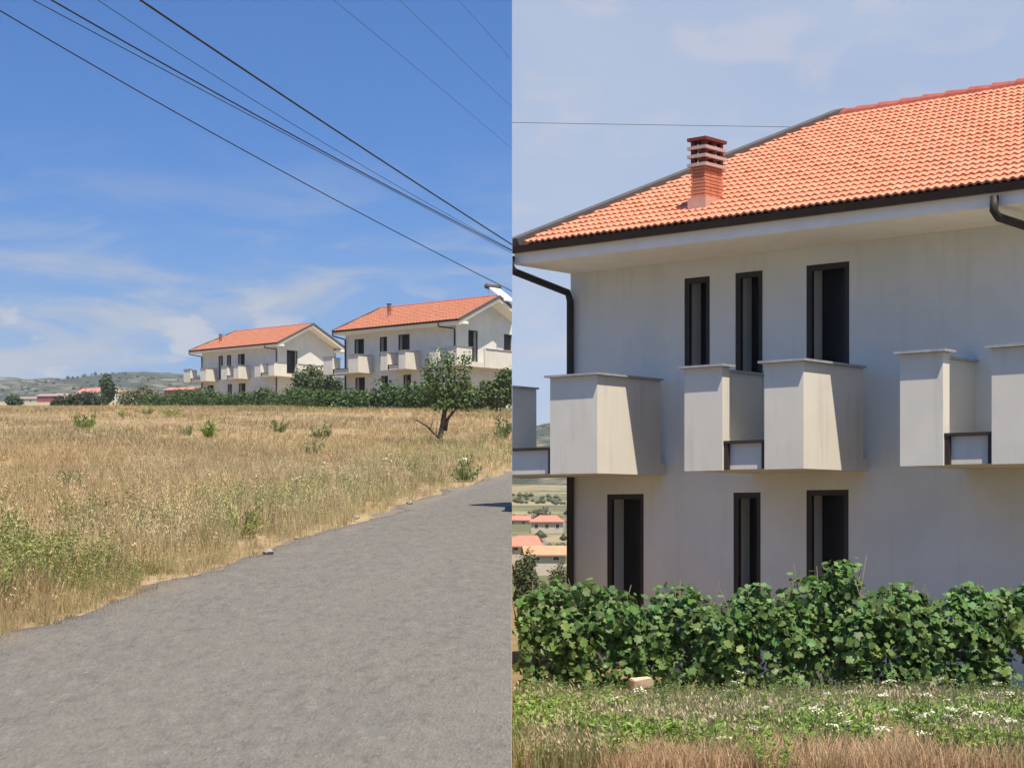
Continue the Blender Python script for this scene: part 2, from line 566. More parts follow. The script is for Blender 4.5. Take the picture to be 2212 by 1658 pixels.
# ---- hills behind both halves
def hills(name, sgn, Yr, ridge, Y0, zf, Yd):
    xs = np.array([p[0] for p in ridge], float)
    zs = np.array([p[1] for p in ridge], float)
    X = np.linspace(xs.min(), xs.max(), 150)
    z_r = np.interp(X, xs, zs)
    t = np.linspace(0, 1, 40)
    V = []
    for ti in t:
        Y = Y0 + (Yd - Y0) * ti
        k = (Yr - Y0) / (Yd - Y0)
        w = np.where(ti < k, np.sin(np.clip(ti / k, 0, 1) * math.pi / 2) ** 1.4, np.cos(np.clip((ti - k) / (1 - k), 0, 1) * math.pi / 2) ** 1.4)
        base = zf(X, np.full_like(X, Y)) - 4
        b0 = (zf(X, np.full_like(X, Y0)) - 4 - CAM_Z) / Y0
        r0 = (z_r - CAM_Z) / Yr
        rise = CAM_Z + (b0 + (r0 - b0) * w) * Y
        z = (rise if ti < k else base + (z_r - base) * w) + 4.0 * wav(X, np.full_like(X, Y), 95) * w * (1 - w) * 2.5 + 0.5 * wav(X, np.full_like(X, Y), 17)
        V.append(np.stack([X, np.full_like(X, Y), z], 1))
    V = np.concatenate(V)
    c = len(X)
    idx = np.arange(len(t) * c).reshape(len(t), c)
    F = np.stack([idx[:-1, :-1], idx[:-1, 1:], idx[1:, 1:], idx[1:, :-1]], -1).reshape(-1, 4)
    o = link(name, np_mesh(name, V, F, None, 'hillside', True))
    o['kind'] = 'structure'
    return V.reshape(len(t), c, 3)
def px(x, y, Y):
    """world point at depth Y for a direction measured once from the photograph"""
    return ((x - CX) / FPX * Y, Y, CAM_Z + (YH - y) / FPX * Y)
near_r = [(px(x, y, 1750)[0], px(x, y, 1750)[2]) for x, y in ((-900, 812), (-500, 806), (-200, 818), (0, 822), (53, 824), (64, 821), (117, 817), (146, 820), (176, 828), (211, 826), (244, 811), (293, 803.5), (322, 802.6), (371, 806), (398, 808), (520, 815), (700, 812), (900, 820), (1105.4, 822))]
far_r = [(px(x, y, 3000)[0], px(x, y, 3000)[2]) for x, y in ((-900, 808), (-300, 816), (0, 813), (40, 815), (60, 820), (130, 822), (300, 818), (700, 820), (1105.4, 824))]
right_r = [(px(x, y, 1500)[0], px(x, y, 1500)[2]) for x, y in ((1105.6, 930), (1140, 923), (1160, 920), (1190, 914), (1260, 908), (1500, 900), (1900, 920), (2300, 905), (3000, 930))]
HN = hills('hills', -1, 1750, near_r, 1150, left_z, 2300)
hills('hills_far', -1, 3000, far_r, 2200, left_z, 3800)
HR = hills('hills_right', 1, 1500, right_r, 750, right_z, 2200)

# ---- road on the left
def road_edge(Y):
    return -3.26 + (Y - 11.8) * (3.26 / 26.2)
def build_road():
    ys = np.concatenate([np.linspace(-11, 6, 30)[:-1], np.linspace(6, 38.2, 260)])
    raw = rng.normal(0, 1, len(ys) + 40)
    sm = lambda w: np.convolve(raw, np.hanning(w) / np.sqrt((np.hanning(w) ** 2).sum()), 'same')[20:20 + len(ys)]
    jag = 0.06 * sm(21) + 0.035 * sm(7) + 0.012 * raw[20:20 + len(ys)]
    V, F = [], []
    nc = 9
    for y, j in zip(ys, jag):
        xe = min(road_edge(y) + j, -0.004)
        for c in range(nc):
            t = c / (nc - 1)
            x = xe * (1 - t) + (-0.003) * t
            V.append((x, y, float(left_z(x, y)) + 0.03))
        V.append((xe - 0.03, y, float(left_z(xe, y)) - 0.06))
    k = nc + 1
    for i in range(len(ys) - 1):
        for c in range(nc - 1):
            a = i * k + c
            F.append((a, a + 1, a + k + 1, a + k))
        F.append((i * k + nc, i * k, (i + 1) * k, (i + 1) * k + nc))
    o = link('road', np_mesh('road', np.array(V), np.array(F), None, 'asphalt'))
    o['kind'] = 'structure'
    # bare dirt shoulder between asphalt and weeds
    V, F = [], []
    for i, y in enumerate(ys):
        w = 0.10 + 0.10 * math.sin(y * 1.3) + 0.08 * math.sin(y * 4.1 + 1)
        xe = min(road_edge(y) + 0.12, -0.004)
        x0 = xe - 0.12 - max(w, 0.05)
        V += [(x0, y, float(left_z(x0, y)) + 0.0), ((x0 + xe) / 2, y, float(left_z(xe, y)) + 0.022), (xe, y, float(left_z(xe, y)) + 0.018)]
        if i:
            b = 3 * i
            F += [(b - 3, b - 2, b + 1, b), (b - 2, b - 1, b + 2, b + 1)]
    o = link('road_shoulder', np_mesh('road_shoulder', np.array(V), np.array(F), None, 'verge_dirt'))
    o['kind'] = 'structure'
build_road()

# ------------------------------------------------------------------ houses
def tile_mesh(w, l, hgt, waves):
    """one interlocking clay tile: wavy top, lip at its lower end"""
    n = 4 * waves
    vs, fs = [], []
    for i in range(n + 1):
        a = w * i / n
        c = hgt * 0.5 * (1 - math.cos(2 * math.pi * waves * i / n))
        vs += [(a, 0, c + 0.035), (a, l, c + 0.006), (a, 0, c + 0.008)]
    for i in range(n):
        p = 3 * i
        fs += [(p, p + 3, p + 4, p + 1), (p + 2, p + 5, p + 3, p)]
    return vs, fs

def make_house(name, label, P0, z0, side, L, W, ov, eo, s_e, s_r, zr, wins, gwins, balcs, gable_bal, tw, tl, waves, chim, n_tiles, pipe_x):
    root = empty(name, (P0[0], P0[1], z0), -TH)
    tag(root, label, 'house', 'two-storey houses with orange tiled roofs')
    M = Matrix.Translation((P0[0], P0[1], z0)) @ Matrix.Rotation(-TH, 4, 'Z')
    Mi = M.inverted()
    cut = None
    if side:
        co = Mi @ Vector((0.004 * side, 0, 0))
        no = (Mi.to_3x3() @ Vector((-side, 0, 0))).normalized()
        cut = (co, no)
    dr = W / 2
    Zs, Ze = 5.07, 5.30           # soffit level, level of the tile edge
    def bd(mb, nm, mat, par=root, smooth=False):
        return mb.build(nm, mat, par, cut, smooth)
    # --- walls with real openings
    zb = -1.2
    def panel(mb, spans, width, top, put):
        xs = sorted({0.0, width, *[w[0] for w in spans], *[w[1] for w in spans]})
        zs = sorted({zb, top, *[w[2] for w in spans], *[w[3] for w in spans]})
        for i in range(len(xs) - 1):
            for j in range(len(zs) - 1):
                cxx, czz = (xs[i] + xs[i + 1]) / 2, (zs[j] + zs[j + 1]) / 2
                if any(w[0] < cxx < w[1] and w[2] < czz < w[3] for w in spans):
                    continue
                mb.poly([put(xs[i], 0, zs[j]), put(xs[i + 1], 0, zs[j]), put(xs[i + 1], 0, zs[j + 1]), put(xs[i], 0, zs[j + 1])])
        for (a, b, c, d) in spans:
            D = 0.40
            mb.poly([put(a, 0, c), put(a, D, c), put(a, D, d), put(a, 0, d)])
            mb.poly([put(b, D, c), put(b, 0, c), put(b, 0, d), put(b, D, d)])
            mb.poly([put(a, 0, d), put(a, D, d), put(b, D, d), put(b, 0, d)])
            mb.poly([put(a, D, c), put(a, 0, c), put(b, 0, c), put(b, D, c)])
    fput = lambda a, d, z: (a, d, z)
    gput = lambda a, d, z: (L - d, a, z)
    mb = MB()
    panel(mb, wins, L, Zs, fput)
    panel(mb, gwins, W, Zs, gput)
    k = (zr - Ze) / (dr + eo)
    zt = Ze + k * eo - 0.02
    mb.poly([(L, 0, Zs), (L, W, Zs), (L, W, zt), (L, dr, zr - 0.1), (L, 0, zt)])
    mb.poly([(0, W, zb), (0, 0, zb), (0, 0, zt), (0, W, zt)])
    mb.poly([(L, W, zb), (0, W, zb), (0, W, zt), (L, W, zt)])
    bd(mb, 'wall', 'plaster')
    for spans, put in ((wins, fput), (gwins, gput)):
        for (a, b, c, d) in spans:
            w = 0.07
            f0, f1 = 0.015, 0.075
            mb = MB()
            for (p, q, r, s) in ((a, a + w, c, d), (b - w, b, c, d), (a + w, b - w, d - w, d)):
                pts = [put(p, f0, r), put(q, f0, r), put(q, f0, s), put(p, f0, s)]
                e = put(0, f1, 0); e0 = put(0, f0, 0)
                mb.slab(pts, (e[0] - e0[0], e[1] - e0[1], 0))
            fr = bd(mb, 'window', 'frame')
            mb = MB()
            mb.poly([put(a, 0.38, c), put(b, 0.38, c), put(b, 0.38, d), put(a, 0.38, d)])
            pn = bd(mb, 'pane', 'interior', fr if fr else root)
            if c > -0.1 and c < 2.0 or put is gput and c > 2.6:
                mb = MB()
                pts = [put(a - 0.06, -0.05, c - 0.06), put(b + 0.06, -0.05, c - 0.06), put(b + 0.06, -0.05, c - 0.005), put(a - 0.06, -0.05, c - 0.005)]
                e = put(0, 0.2, 0); e0 = put(0, -0.05, 0)
                mb.slab(pts, (e[0] - e0[0], e[1] - e0[1], 0))
                bd(mb, 'sill', 'cap_concrete', fr if fr else root)
    # --- roof: deck, soffits, gutter, verge strips
    E1, E2 = (s_e, -eo, Ze), (L + ov, -eo, Ze)
    R1, R2 = (s_r, dr, zr), (L + ov, dr, zr)
    B1, B2 = (s_e, W + eo, Ze), (L + ov, W + eo, Ze)
    mb = MB()
    dn = (0, 0, -0.045)
    mb.slab([E1, E2, R2, R1], dn)
    mb.slab([R1, R2, B2, B1], dn)
    mb.slab([E1, R1, B1], dn)
    roof = bd(mb, 'roof', 'dark_clay')
    mb = MB()
    mb.box(s_e + 0.03, L + ov - 0.05, -eo + 0.02, -0.002, Zs, Zs + 0.17)
    mb.box(s_e + 0.03, L + ov - 0.05, W + 0.002, W + eo - 0.06, Zs, Zs + 0.17)
    bd(mb, 'eave_soffit', 'soffit_paint')
    mb = MB()                        # sloping underside along the gable
    h = 0.2
    mb.slab([(L + 0.002, -eo + 0.05, Ze - 0.115), (L + ov - 0.03, -eo + 0.05, Ze - 0.115), (L + ov - 0.03, dr, zr - 0.115), (L + 0.002, dr, zr - 0.115)], (0, 0, -h))
    mb.slab([(L + 0.002, dr, zr - 0.115), (L + ov - 0.03, dr, zr - 0.115), (L + ov - 0.03, W + eo - 0.05, Ze - 0.115), (L + 0.002, W + eo - 0.05, Ze - 0.115)], (0, 0, -h))
    bd(mb, 'gable_soffit', 'soffit_paint')
    mb = MB()
    mb.slab([(s_e - 0.02, -eo - 0.07, Ze - 0.085), (s_e - 0.02, -eo + 0.0, Ze - 0.085), (s_e - 0.02, -eo + 0.0, Ze - 0.005), (s_e - 0.02, -eo - 0.11, Ze - 0.005)], (L + ov - s_e + 0.02, 0, 0))
    bd(mb, 'gutter', 'gutter_metal')
    mb = MB()
    up = Vector((0, -k, 1)).normalized() * 0.12
    for a, b in ((E1, R1),):
        d = Vector((0.14, 0, 0.0))
        mb.slab([Vector(a) + Vector((-0.03, 0, 0.0)), Vector(b) + Vector((-0.03, 0, 0)), Vector(b) + d, Vector(a) + d], up)
    bd(mb, 'hip_strip', 'verge_metal', roof if roof else root)
    mb = MB()
    for a, b in ((E2, R2), (R2, B2)):
        d = Vector((0.04, 0, 0))
        mb.slab([Vector(a) + Vector((-0.02, 0, -0.12)), Vector(b) + Vector((-0.02, 0, -0.12)), Vector(b) + d + Vector((0, 0, -0.12)), Vector(a) + d + Vector((0, 0, -0.12))], (0, 0, 0.2))
    bd(mb, 'verge_strip', 'verge_metal', roof if roof else root)
    # --- tiles on the front slope
    ph = math.atan(k)
    Ls = math.hypot(dr + eo, zr - Ze)
    rows = int(Ls / tl)
    tvs, tfs = tile_mesh(tw * 1.0, tl * 1.12, 0.028 if waves == 2 else 0.045, waves)
    ax, by, cz_ = Vector((1, 0, 0)), Vector((0, math.cos(ph), math.sin(ph))), Vector((0, -math.sin(ph), math.cos(ph)))
    one = MB(); one.v, one.f = list(tvs), list(tfs)
    tmat = 'roof_tile' if n_tiles else 'roof_tile_dimmed'
    tme = one.mesh('tile', tmat)
    rest = MB()
    cnt = 0
    for r in range(rows):
        b0 = r * tl
        edge = s_e + (s_r - s_e) * (b0 + 0.5 * tl) / Ls
        c0 = math.floor((edge - s_e) / tw)
        ncol = int((L + ov - s_e) / tw)
        cols = list(range(c0, ncol))
        cols.sort(key=lambda c: -c)
        for c in cols:
            o = Vector((s_e + c * tw + 0.02, -eo - 0.03, Ze)) + by * b0 + cz_ * (0.004 + random.uniform(0, 0.006)) + ax * random.uniform(-0.004, 0.004)
            wp = M @ o
            if side and wp.x * side < (0.03 if side > 0 else 0.25):
                continue
            dpx = CX + FPX * wp.x / wp.y
            if cnt < n_tiles and dpx < 2225:
                t = link('tile', tme, roof)
                m4 = Matrix.Identity(4)
                sk = random.uniform(-0.012, 0.012)
                m4.col[0].xyz = ax + by * sk; m4.col[1].xyz = by - ax * sk; m4.col[2].xyz = cz_
                m4.translation = o
                t.matrix_local = m4
                cnt += 1
            else:
                rest.add([o + ax * p[0] + by * p[1] + cz_ * p[2] for p in tvs], tfs)
    t = rest.build('tiles', tmat, roof, cut)
    t['kind'] = 'stuff'
    # --- ridge caps
    nrc = int((L + ov - s_r) / 0.36)
    for i in range(nrc):
        mb = MB()
        s0 = s_r + i * 0.36
        vs, fs = [], []
        K = 7
        for e, (ss, rr) in enumerate(((s0, 0.15), (s0 + 0.40, 0.125))):
            for j in range(K):
                a = math.pi * j / (K - 1)
                vs.append((ss, dr + rr * math.cos(a), zr - 0.03 + rr * math.sin(a)))
        fs = [(j, j + 1, K + j + 1, K + j) for j in range(K - 1)] + [tuple(range(K))[::-1]]
        mb.add(vs, fs)
        bd(mb, 'ridge_tile', 'ridge_clay', roof if roof else root)
    # --- downpipes
    p0 = s_e + 0.04
    paths = [[(p0, -eo - 0.05, Ze - 0.13), (p0, -eo - 0.07, Zs - 0.02), (p0 + 0.03, -eo - 0.03, Zs - 0.1), (0.03, -0.10, 4.80), (0.05, -0.07, 4.68), (0.05, -0.07, -1.0)],
             [(pipe_x, -eo - 0.05, Ze - 0.13), (pipe_x, -eo - 0.07, Zs - 0.06), (pipe_x + 0.03, -eo - 0.02, Zs - 0.13), (L - 0.12, -0.10, 4.86), (L - 0.10, -0.07, 4.74), (L - 0.10, -0.07, -1.0)]]
    for p in paths:
        mb = MB().tube(p, 0.05, 8)
        bd(mb, 'downpipe', 'dark_metal', root, True)
    # --- balconies
    PZ0, PZ1, SL, CV = 2.24, 3.49, 2.40, 2.56
    pj, th = 1.5, 0.15
    def coping(mb, x0, x1, y0, y1, z):
        mb.box(x0 - 0.05, x1 + 0.055, y0 - 0.068, y1 + 0.05, z + 0.002, z + 0.028)
    for bi, (a, b, c, d) in enumerate(balcs):
        wrap = bi == len(balcs) - 1
        mb = MB()
        mb.box(a + 0.02, d - 0.02, -pj + 0.10, -0.002 if not a < 0 else 0.3 * (a < 0) * 0 - 0.002, PZ0 + 0.003, SL)
        slab_o = bd(mb, 'balcony', 'parapet_render')
        par = slab_o if slab_o else root
        for (x0, x1) in ((a, b), (c, d)):
            mb = MB().box(x0, x1, -pj, -pj + th, PZ0, PZ1)
            bd(mb, 'parapet', 'parapet_render', par)
            mb = MB(); coping(mb, x0, x1, -pj, -pj + th, PZ1)
            bd(mb, 'coping', 'coping_metal', par)
        # side walls
        for (x0, x1, gap) in ((a, a + th, 0.0), (d - th, d, 0.14)):
            if wrap and x1 == d:
                continue
            mb = MB().box(x0 + (0.002 if x0 == a else 0), x1 - (0.002 if x1 == d else 0) * 0, -pj + th + 0.001, -gap - 0.004, PZ0, PZ1)
            bd(mb, 'parapet', 'parapet_render', par)
            mb = MB().box(x0 - 0.05, x1 + 0.055, -pj + th + 0.052, -gap - 0.01, PZ1 + 0.002, PZ1 + 0.027)
            bd(mb, 'coping', 'coping_metal', par)
        # low kerb across the opening
        mb = MB().box(b + 0.002, c - 0.002, -pj + 0.08, -pj + 0.098, PZ0 + 0.01, CV)
        mb.box(b + 0.002, c - 0.002, -pj + 0.099, -pj + 0.2, SL + 0.002, CV)
        bd(mb, 'kerb', 'parapet_render', par)
        mb = MB().box(b + 0.003, c - 0.003, -pj + 0.02, -pj + 0.24, CV + 0.002, CV + 0.035)
        mb.box(b + 0.001, b + 0.06, -pj + 0.03, -pj + 0.079, PZ0 + 0.01, CV)
        mb.box(c - 0.06, c - 0.001, -pj + 0.03, -pj + 0.079, PZ0 + 0.01, CV)
        bd(mb, 'kerb_coping', 'gutter_metal', par)
        if wrap:
            g0, g1, g2 = gable_bal
            mb = MB().box(L + 0.003, d - 0.1, -0.001, g2, PZ0 + 0.003, SL)
            bd(mb, 'slab', 'parapet_render', par)
            for (y0, y1) in ((-pj + th + 0.001, g0), (g1, g2)):
                mb = MB().box(d - th, d - 0.001, y0, y1, PZ0, PZ1)
                bd(mb, 'parapet', 'parapet_render', par)
                mb = MB().box(d - th - 0.05, d + 0.055, y0 + 0.052, y1 + 0.05, PZ1 + 0.002, PZ1 + 0.027)
                bd(mb, 'coping', 'coping_metal', par)
            mb = MB().box(d - 0.2, d - 0.1, g0 + 0.002, g1 - 0.002, SL + 0.003, CV)
            bd(mb, 'kerb', 'parapet_render', par)
            mb = MB().box(L + 0.01, d - 0.002, g2 - th, g2 - 0.002, SL + 0.004, PZ1 - 0.004)
            bd(mb, 'parapet', 'parapet_render', par)
    # --- chimney
    if chim:
        cs, cy, cw, cd, ch = chim
        zc = Ze + k * (eo + cy)
        base = MB().box(cs - 0.03, cs + cw + 0.03, cy - 0.03, cy + cd + 0.03, zc - 0.35, zc + 0.20)
        c = bd(base, 'chimney', 'chimney_base')
        mb = MB().box(cs + 0.015, cs + cw - 0.015, cy + 0.015, cy + cd - 0.015, zc + 0.1, zc + ch * 0.64)
        bd(mb, 'mortar_core', 'mortar', c)
        nc = 9
        hh = (ch * 0.64 - 0.2) / nc
        for i in range(nc):
            z = zc + 0.2 + i * hh
            j = random.uniform(-0.004, 0.004)
            sp = 0.5 + (0.14 if i % 2 else -0.14)
            for bx in ((cs + j, cs + cw + j, cy, cy + 0.11), (cs + j, cs + cw + j, cy + cd - 0.11, cy + cd),
                       (cs + cw - 0.11, cs + cw + j, cy + 0.118, cy + cd * sp - 0.004), (cs + cw - 0.11, cs + cw + j, cy + cd * sp + 0.004, cy + cd - 0.118),
                       (cs + j, cs + 0.11, cy + 0.118, cy + cd - 0.118)):
                mb = MB().box(bx[0], bx[1], bx[2], bx[3], z + 0.006, z + hh - 0.006)
                bd(mb, 'brick', 'brick', c)
        zt0 = zc + ch * 0.64 + 0.004
        step = (ch * 0.36) / 3
        for i in range(4):
            mb = MB().box(cs - 0.035, cs + cw + 0.035, cy - 0.035, cy + cd + 0.035, zt0 + i * step * 0.98, zt0 + i * step * 0.98 + 0.04)
            bd(mb, 'cap_slab', 'cap_concrete' if i < 3 else 'dark_clay', c)
            if i < 3:
                za, zz = zt0 + i * step * 0.98 + 0.042, zt0 + (i + 1) * step * 0.98 - 0.002
                for ux in (0.0, cw - 0.06):
                    for uy in (0.0, cd / 2 - 0.03, cd - 0.06):
                        bd(MB().box(cs + ux, cs + ux + 0.06, cy + uy, cy + uy + 0.06, za, zz), 'cap_post', 'dark_clay', c)
    return root, M

WR = [(1.94, 2.35, 2.42, 4.84), (2.75, 3.17, 2.42, 4.84), (3.82, 4.44, 2.42, 4.84),
      (0.64, 1.27, -0.2, 2.0), (2.72, 3.14, -0.2, 2.0), (3.82, 4.43, -0.2, 2.02)]
near_house, M_near = make_house('house', 'large grey rendered house close up on the right with brick chimney', (0.816, 25.8), 0.0, 1,
    7.3, 7.8, 0.85, 1.24, -0.01, 1.93, 7.62, WR, [(1.2, 2.1, 2.42, 4.7)],
    [(-0.77, -0.17, 0.88, 1.66), (3.02, 3.58, 4.18, 4.72), (5.98, 6.51, 7.09, 8.4)], (0.0, 1.0, 3.6),
    0.205, 0.24, 2, (2.56, -0.72, 0.22, 0.40, 0.92), 300, 7.02)
W1 = [(2.47, 3.1, 2.42, 4.7), (3.69, 4.29, 2.42, 4.7), (5.31, 6.26, 2.42, 4.7),
      (0.81, 1.74, -0.6, 1.97), (3.81, 4.41, -0.6, 1.94), (5.43, 6.38, -0.6, 1.92)]
far_house, M_far = make_house('house', 'grey house farthest back at the end of the vine row', (-29.96, 179.0), 13.0 - 0.08, 0,
    10.87, 7.2, 1.0, 0.95, -0.75, 0.75, 7.42, W1, [(1.15, 2.5, 2.42, 4.85)],
    [(-0.9, 0.1, 1.58, 2.4), (4.62, 5.46, 6.41, 7.1), (9.4, 10.2, 11.3, 12.1)], (0.0, 1.4, 4.6),
    0.34, 0.38, 1, (1.95, 0.5, 0.2, 0.22, 0.85), 0, 10.2)
W2 = [(0.91, 1.87, 2.42, 4.74), (3.43, 4.14, 2.9, 4.74), (5.24, 6.32, 2.42, 4.78),
      (1.0, 1.96, -0.6, 2.05), (3.57, 4.23, -0.6, 2.03), (5.72, 6.45, -0.6, 2.0), (7.65, 8.33, 1.0, 1.97)]
mid_house, M_mid = make_house('house', 'grey house behind the small tree with solar water heater on its roof', (-11.78, 131.0), 9.8, -1,
    10.66, 6.2, 1.15, 1.0, -0.25, 0.35, 7.2, W2, [(1.2, 2.15, 2.42, 4.85), (4.85, 6.0, 3.75, 4.85)],
    [(-0.66, 0.26, 1.85, 2.84), (5.0, 5.66, 6.74, 7.38), (9.6, 10.3, 11.3, 12.1)], (0.0, 1.3, 6.0),
    0.30, 0.34, 1, (3.45, 0.7, 0.2, 0.22, 1.0), 0, 10.0)

# ---- solar water heater on the middle house
def solar():
    o = empty('solar_water_heater', M_mid @ Vector((10.35, 4.0, 6.75)), -TH)
    tag(o, 'solar water heater with tilted pale panel on the roof of the middle house', 'solar heater')
    Mi = (Matrix.Translation(o.location) @ Matrix.Rotation(-TH, 4, 'Z')).inverted()
    cut = (Mi @ Vector((-0.004, 0, 0)), (Mi.to_3x3() @ Vector((1, 0, 0))).normalized())
    pts = [(0.15, -0.55, 1.12), (0.15, 0.55, 1.12), (1.6, 0.55, 0.12), (1.6, -0.55, 0.12)]
    MB().slab(pts, (0.05, 0, 0.08)).build('collector_panel', 'white_paint_and_glare', o, cut)  # white colour stands in for sun glare on the collector glass
    MB().tube([(0.05, -0.68, 1.28), (0.05, 0.68, 1.28)], 0.19, 14).build('tank', 'verge_metal', o, cut, True)
    for sy in (-0.5, 0.5):
        MB().tube([(0.1, sy, -0.5), (0.1, sy, 1.12)], 0.022, 6).build('leg', 'coping_metal', o, cut)
        MB().tube([(1.4, sy, -0.6), (1.4, sy, 0.22)], 0.022, 6).build('leg', 'coping_metal', o, cut)
solar()
# ---- white tank on the balcony between the houses
def tank():
    o = empty('water_tank', M_mid @ Vector((-0.75, -0.4, 2.40)), 0)
    tag(o, 'tall white cylindrical tank standing on the balcony between the two far houses', 'water tank')
    MB().tube([(0, 0, 0.0), (0, 0, 1.35), (0, 0, 1.4)], [0.16, 0.16, 0.13], 14).build('tank_body', 'white_paint_and_glare', o, None, True)
    MB().tube([(0, 0, 1.401), (0, 0, 1.45)], [0.18, 0.16], 14).build('tank_lid', 'white_paint_and_glare', o, None, True)
    MB().tube([(0.2, 0, 0), (0.2, 0, 0.5), (0.1, 0, 0.55)], 0.02, 6).build('pipe', 'dark_metal', o)
tank()

# ------------------------------------------------------------------ vegetation helpers
def jitter_col(c, n, amt=0.25, hue=0.1):
    k = 1 + rng.uniform(-amt, amt, (n, 1))
    h = 1 + rng.uniform(-hue, hue, (n, 3))
    return np.clip(np.array(c)[None] * k * h, 0.002, 1)

def rand_dirs(n):
    v = rng.normal(size=(n, 3))
    return v / np.linalg.norm(v, axis=1, keepdims=True)

_lf = [(0.0, 0.08), (0.20, -0.04), (0.40, 0.10), (0.36, 0.28), (0.56, 0.46), (0.34, 0.56), (0.30, 0.78), (0.12, 0.76), (0.0, 1.0)]
_per = _lf + [(-x, y) for x, y in _lf[-2:0:-1]]
LEAF_V = np.array([(x, y, 0.10 * abs(x) - 0.12 * y * y) for x, y in _per] + [(0, 0.42, -0.03)])
LEAF_F = np.array([(len(_per), i, (i + 1) % len(_per)) for i in range(len(_per))])
QUAD_V = np.array([(0, 0, 0), (0.36, 0.5, 0.08), (0, 1.0, 0), (-0.36, 0.5, 0.08)])
QUAD_F = np.array([(0, 1, 2), (0, 2, 3)])

def leaf_frames(nrm):
    """random in-plane rotation for leaves whose face looks along nrm"""
    n = len(nrm)
    t = rand_dirs(n)
    t[:, 2] -= 0.7                       # tips hang
    t -= nrm * np.sum(t * nrm, 1, keepdims=True)
    t /= np.linalg.norm(t, axis=1, keepdims=True) + 1e-9
    b = np.cross(t, nrm)
    return b, t, nrm

def leaves(P, nrm, size, col, shape='quad'):
    V0, F0 = (LEAF_V, LEAF_F) if shape == 'leaf' else (QUAD_V, QUAD_F)
    n = len(P)
    b, t, w = leaf_frames(nrm)
    size = np.broadcast_to(size, (n,))
    L = V0[None] * size[:, None, None]
    V = P[:, None] + L[..., 0:1] * b[:, None] + L[..., 1:2] * t[:, None] + L[..., 2:3] * w[:, None]
    F = F0[None] + (np.arange(n) * len(V0))[:, None, None]
    C = np.repeat(col, len(V0), axis=0)
    return V.reshape(-1, 3), F.reshape(-1, 3), C

def crown_points(n, lobes):
    """points spread through several uneven lobes, denser towards each lobe's surface"""
    vol = np.array([l[3] * l[4] * l[5] for l in lobes])
    pick = rng.choice(len(lobes), n, p=vol / vol.sum())
    L = np.array(lobes, float)[pick]
    d = rand_dirs(n)
    r = rng.uniform(0.25, 1.0, (n, 1)) ** 0.5
    lump = 1 + 0.22 * np.sin(d[:, :1] * 7 + L[:, :1] * 5) * np.cos(d[:, 1:2] * 6 + d[:, 2:] * 5)
    P = L[:, :3] + d * r * lump * L[:, 3:6]
    nr = d * 0.7 + rand_dirs(n) * 0.75 + np.array([0, 0, 0.35])
    nr /= np.linalg.norm(nr, axis=1, keepdims=True)
    return P, nr

def crown_mesh(name, n, lobes, size, col, shape='quad', amt=0.3, side=None, off=(0, 0, 0)):
    P, nr = crown_points(n, lobes)
    s = size * rng.uniform(0.65, 1.3, n)
    V, F, C = leaves(P, nr, s, jitter_col(col, n, amt, 0.12), shape)
    if side:
        V[:, 0] = np.maximum(V[:, 0] * side, 0.004 - off[0] * side) * side if side > 0 else np.minimum(V[:, 0], -0.004 - off[0])
    return np_mesh(name, V, F, C, 'foliage')

def tree(name, label, cat, loc, trunk, lobes, n, size, col, group=None, side=None, bark='bark', crown_name='crown', shape='quad'):
    o = empty(name, loc)
    tag(o, label, cat, group)
    mb = MB()
    for pts, rad in trunk:
        mb.tube(pts, rad, 8)
    mb.build('trunk', bark, o, None, True)
    c = link(crown_name, crown_mesh(crown_name, n, lobes, size, col, shape, side=side, off=loc), o)
    return o

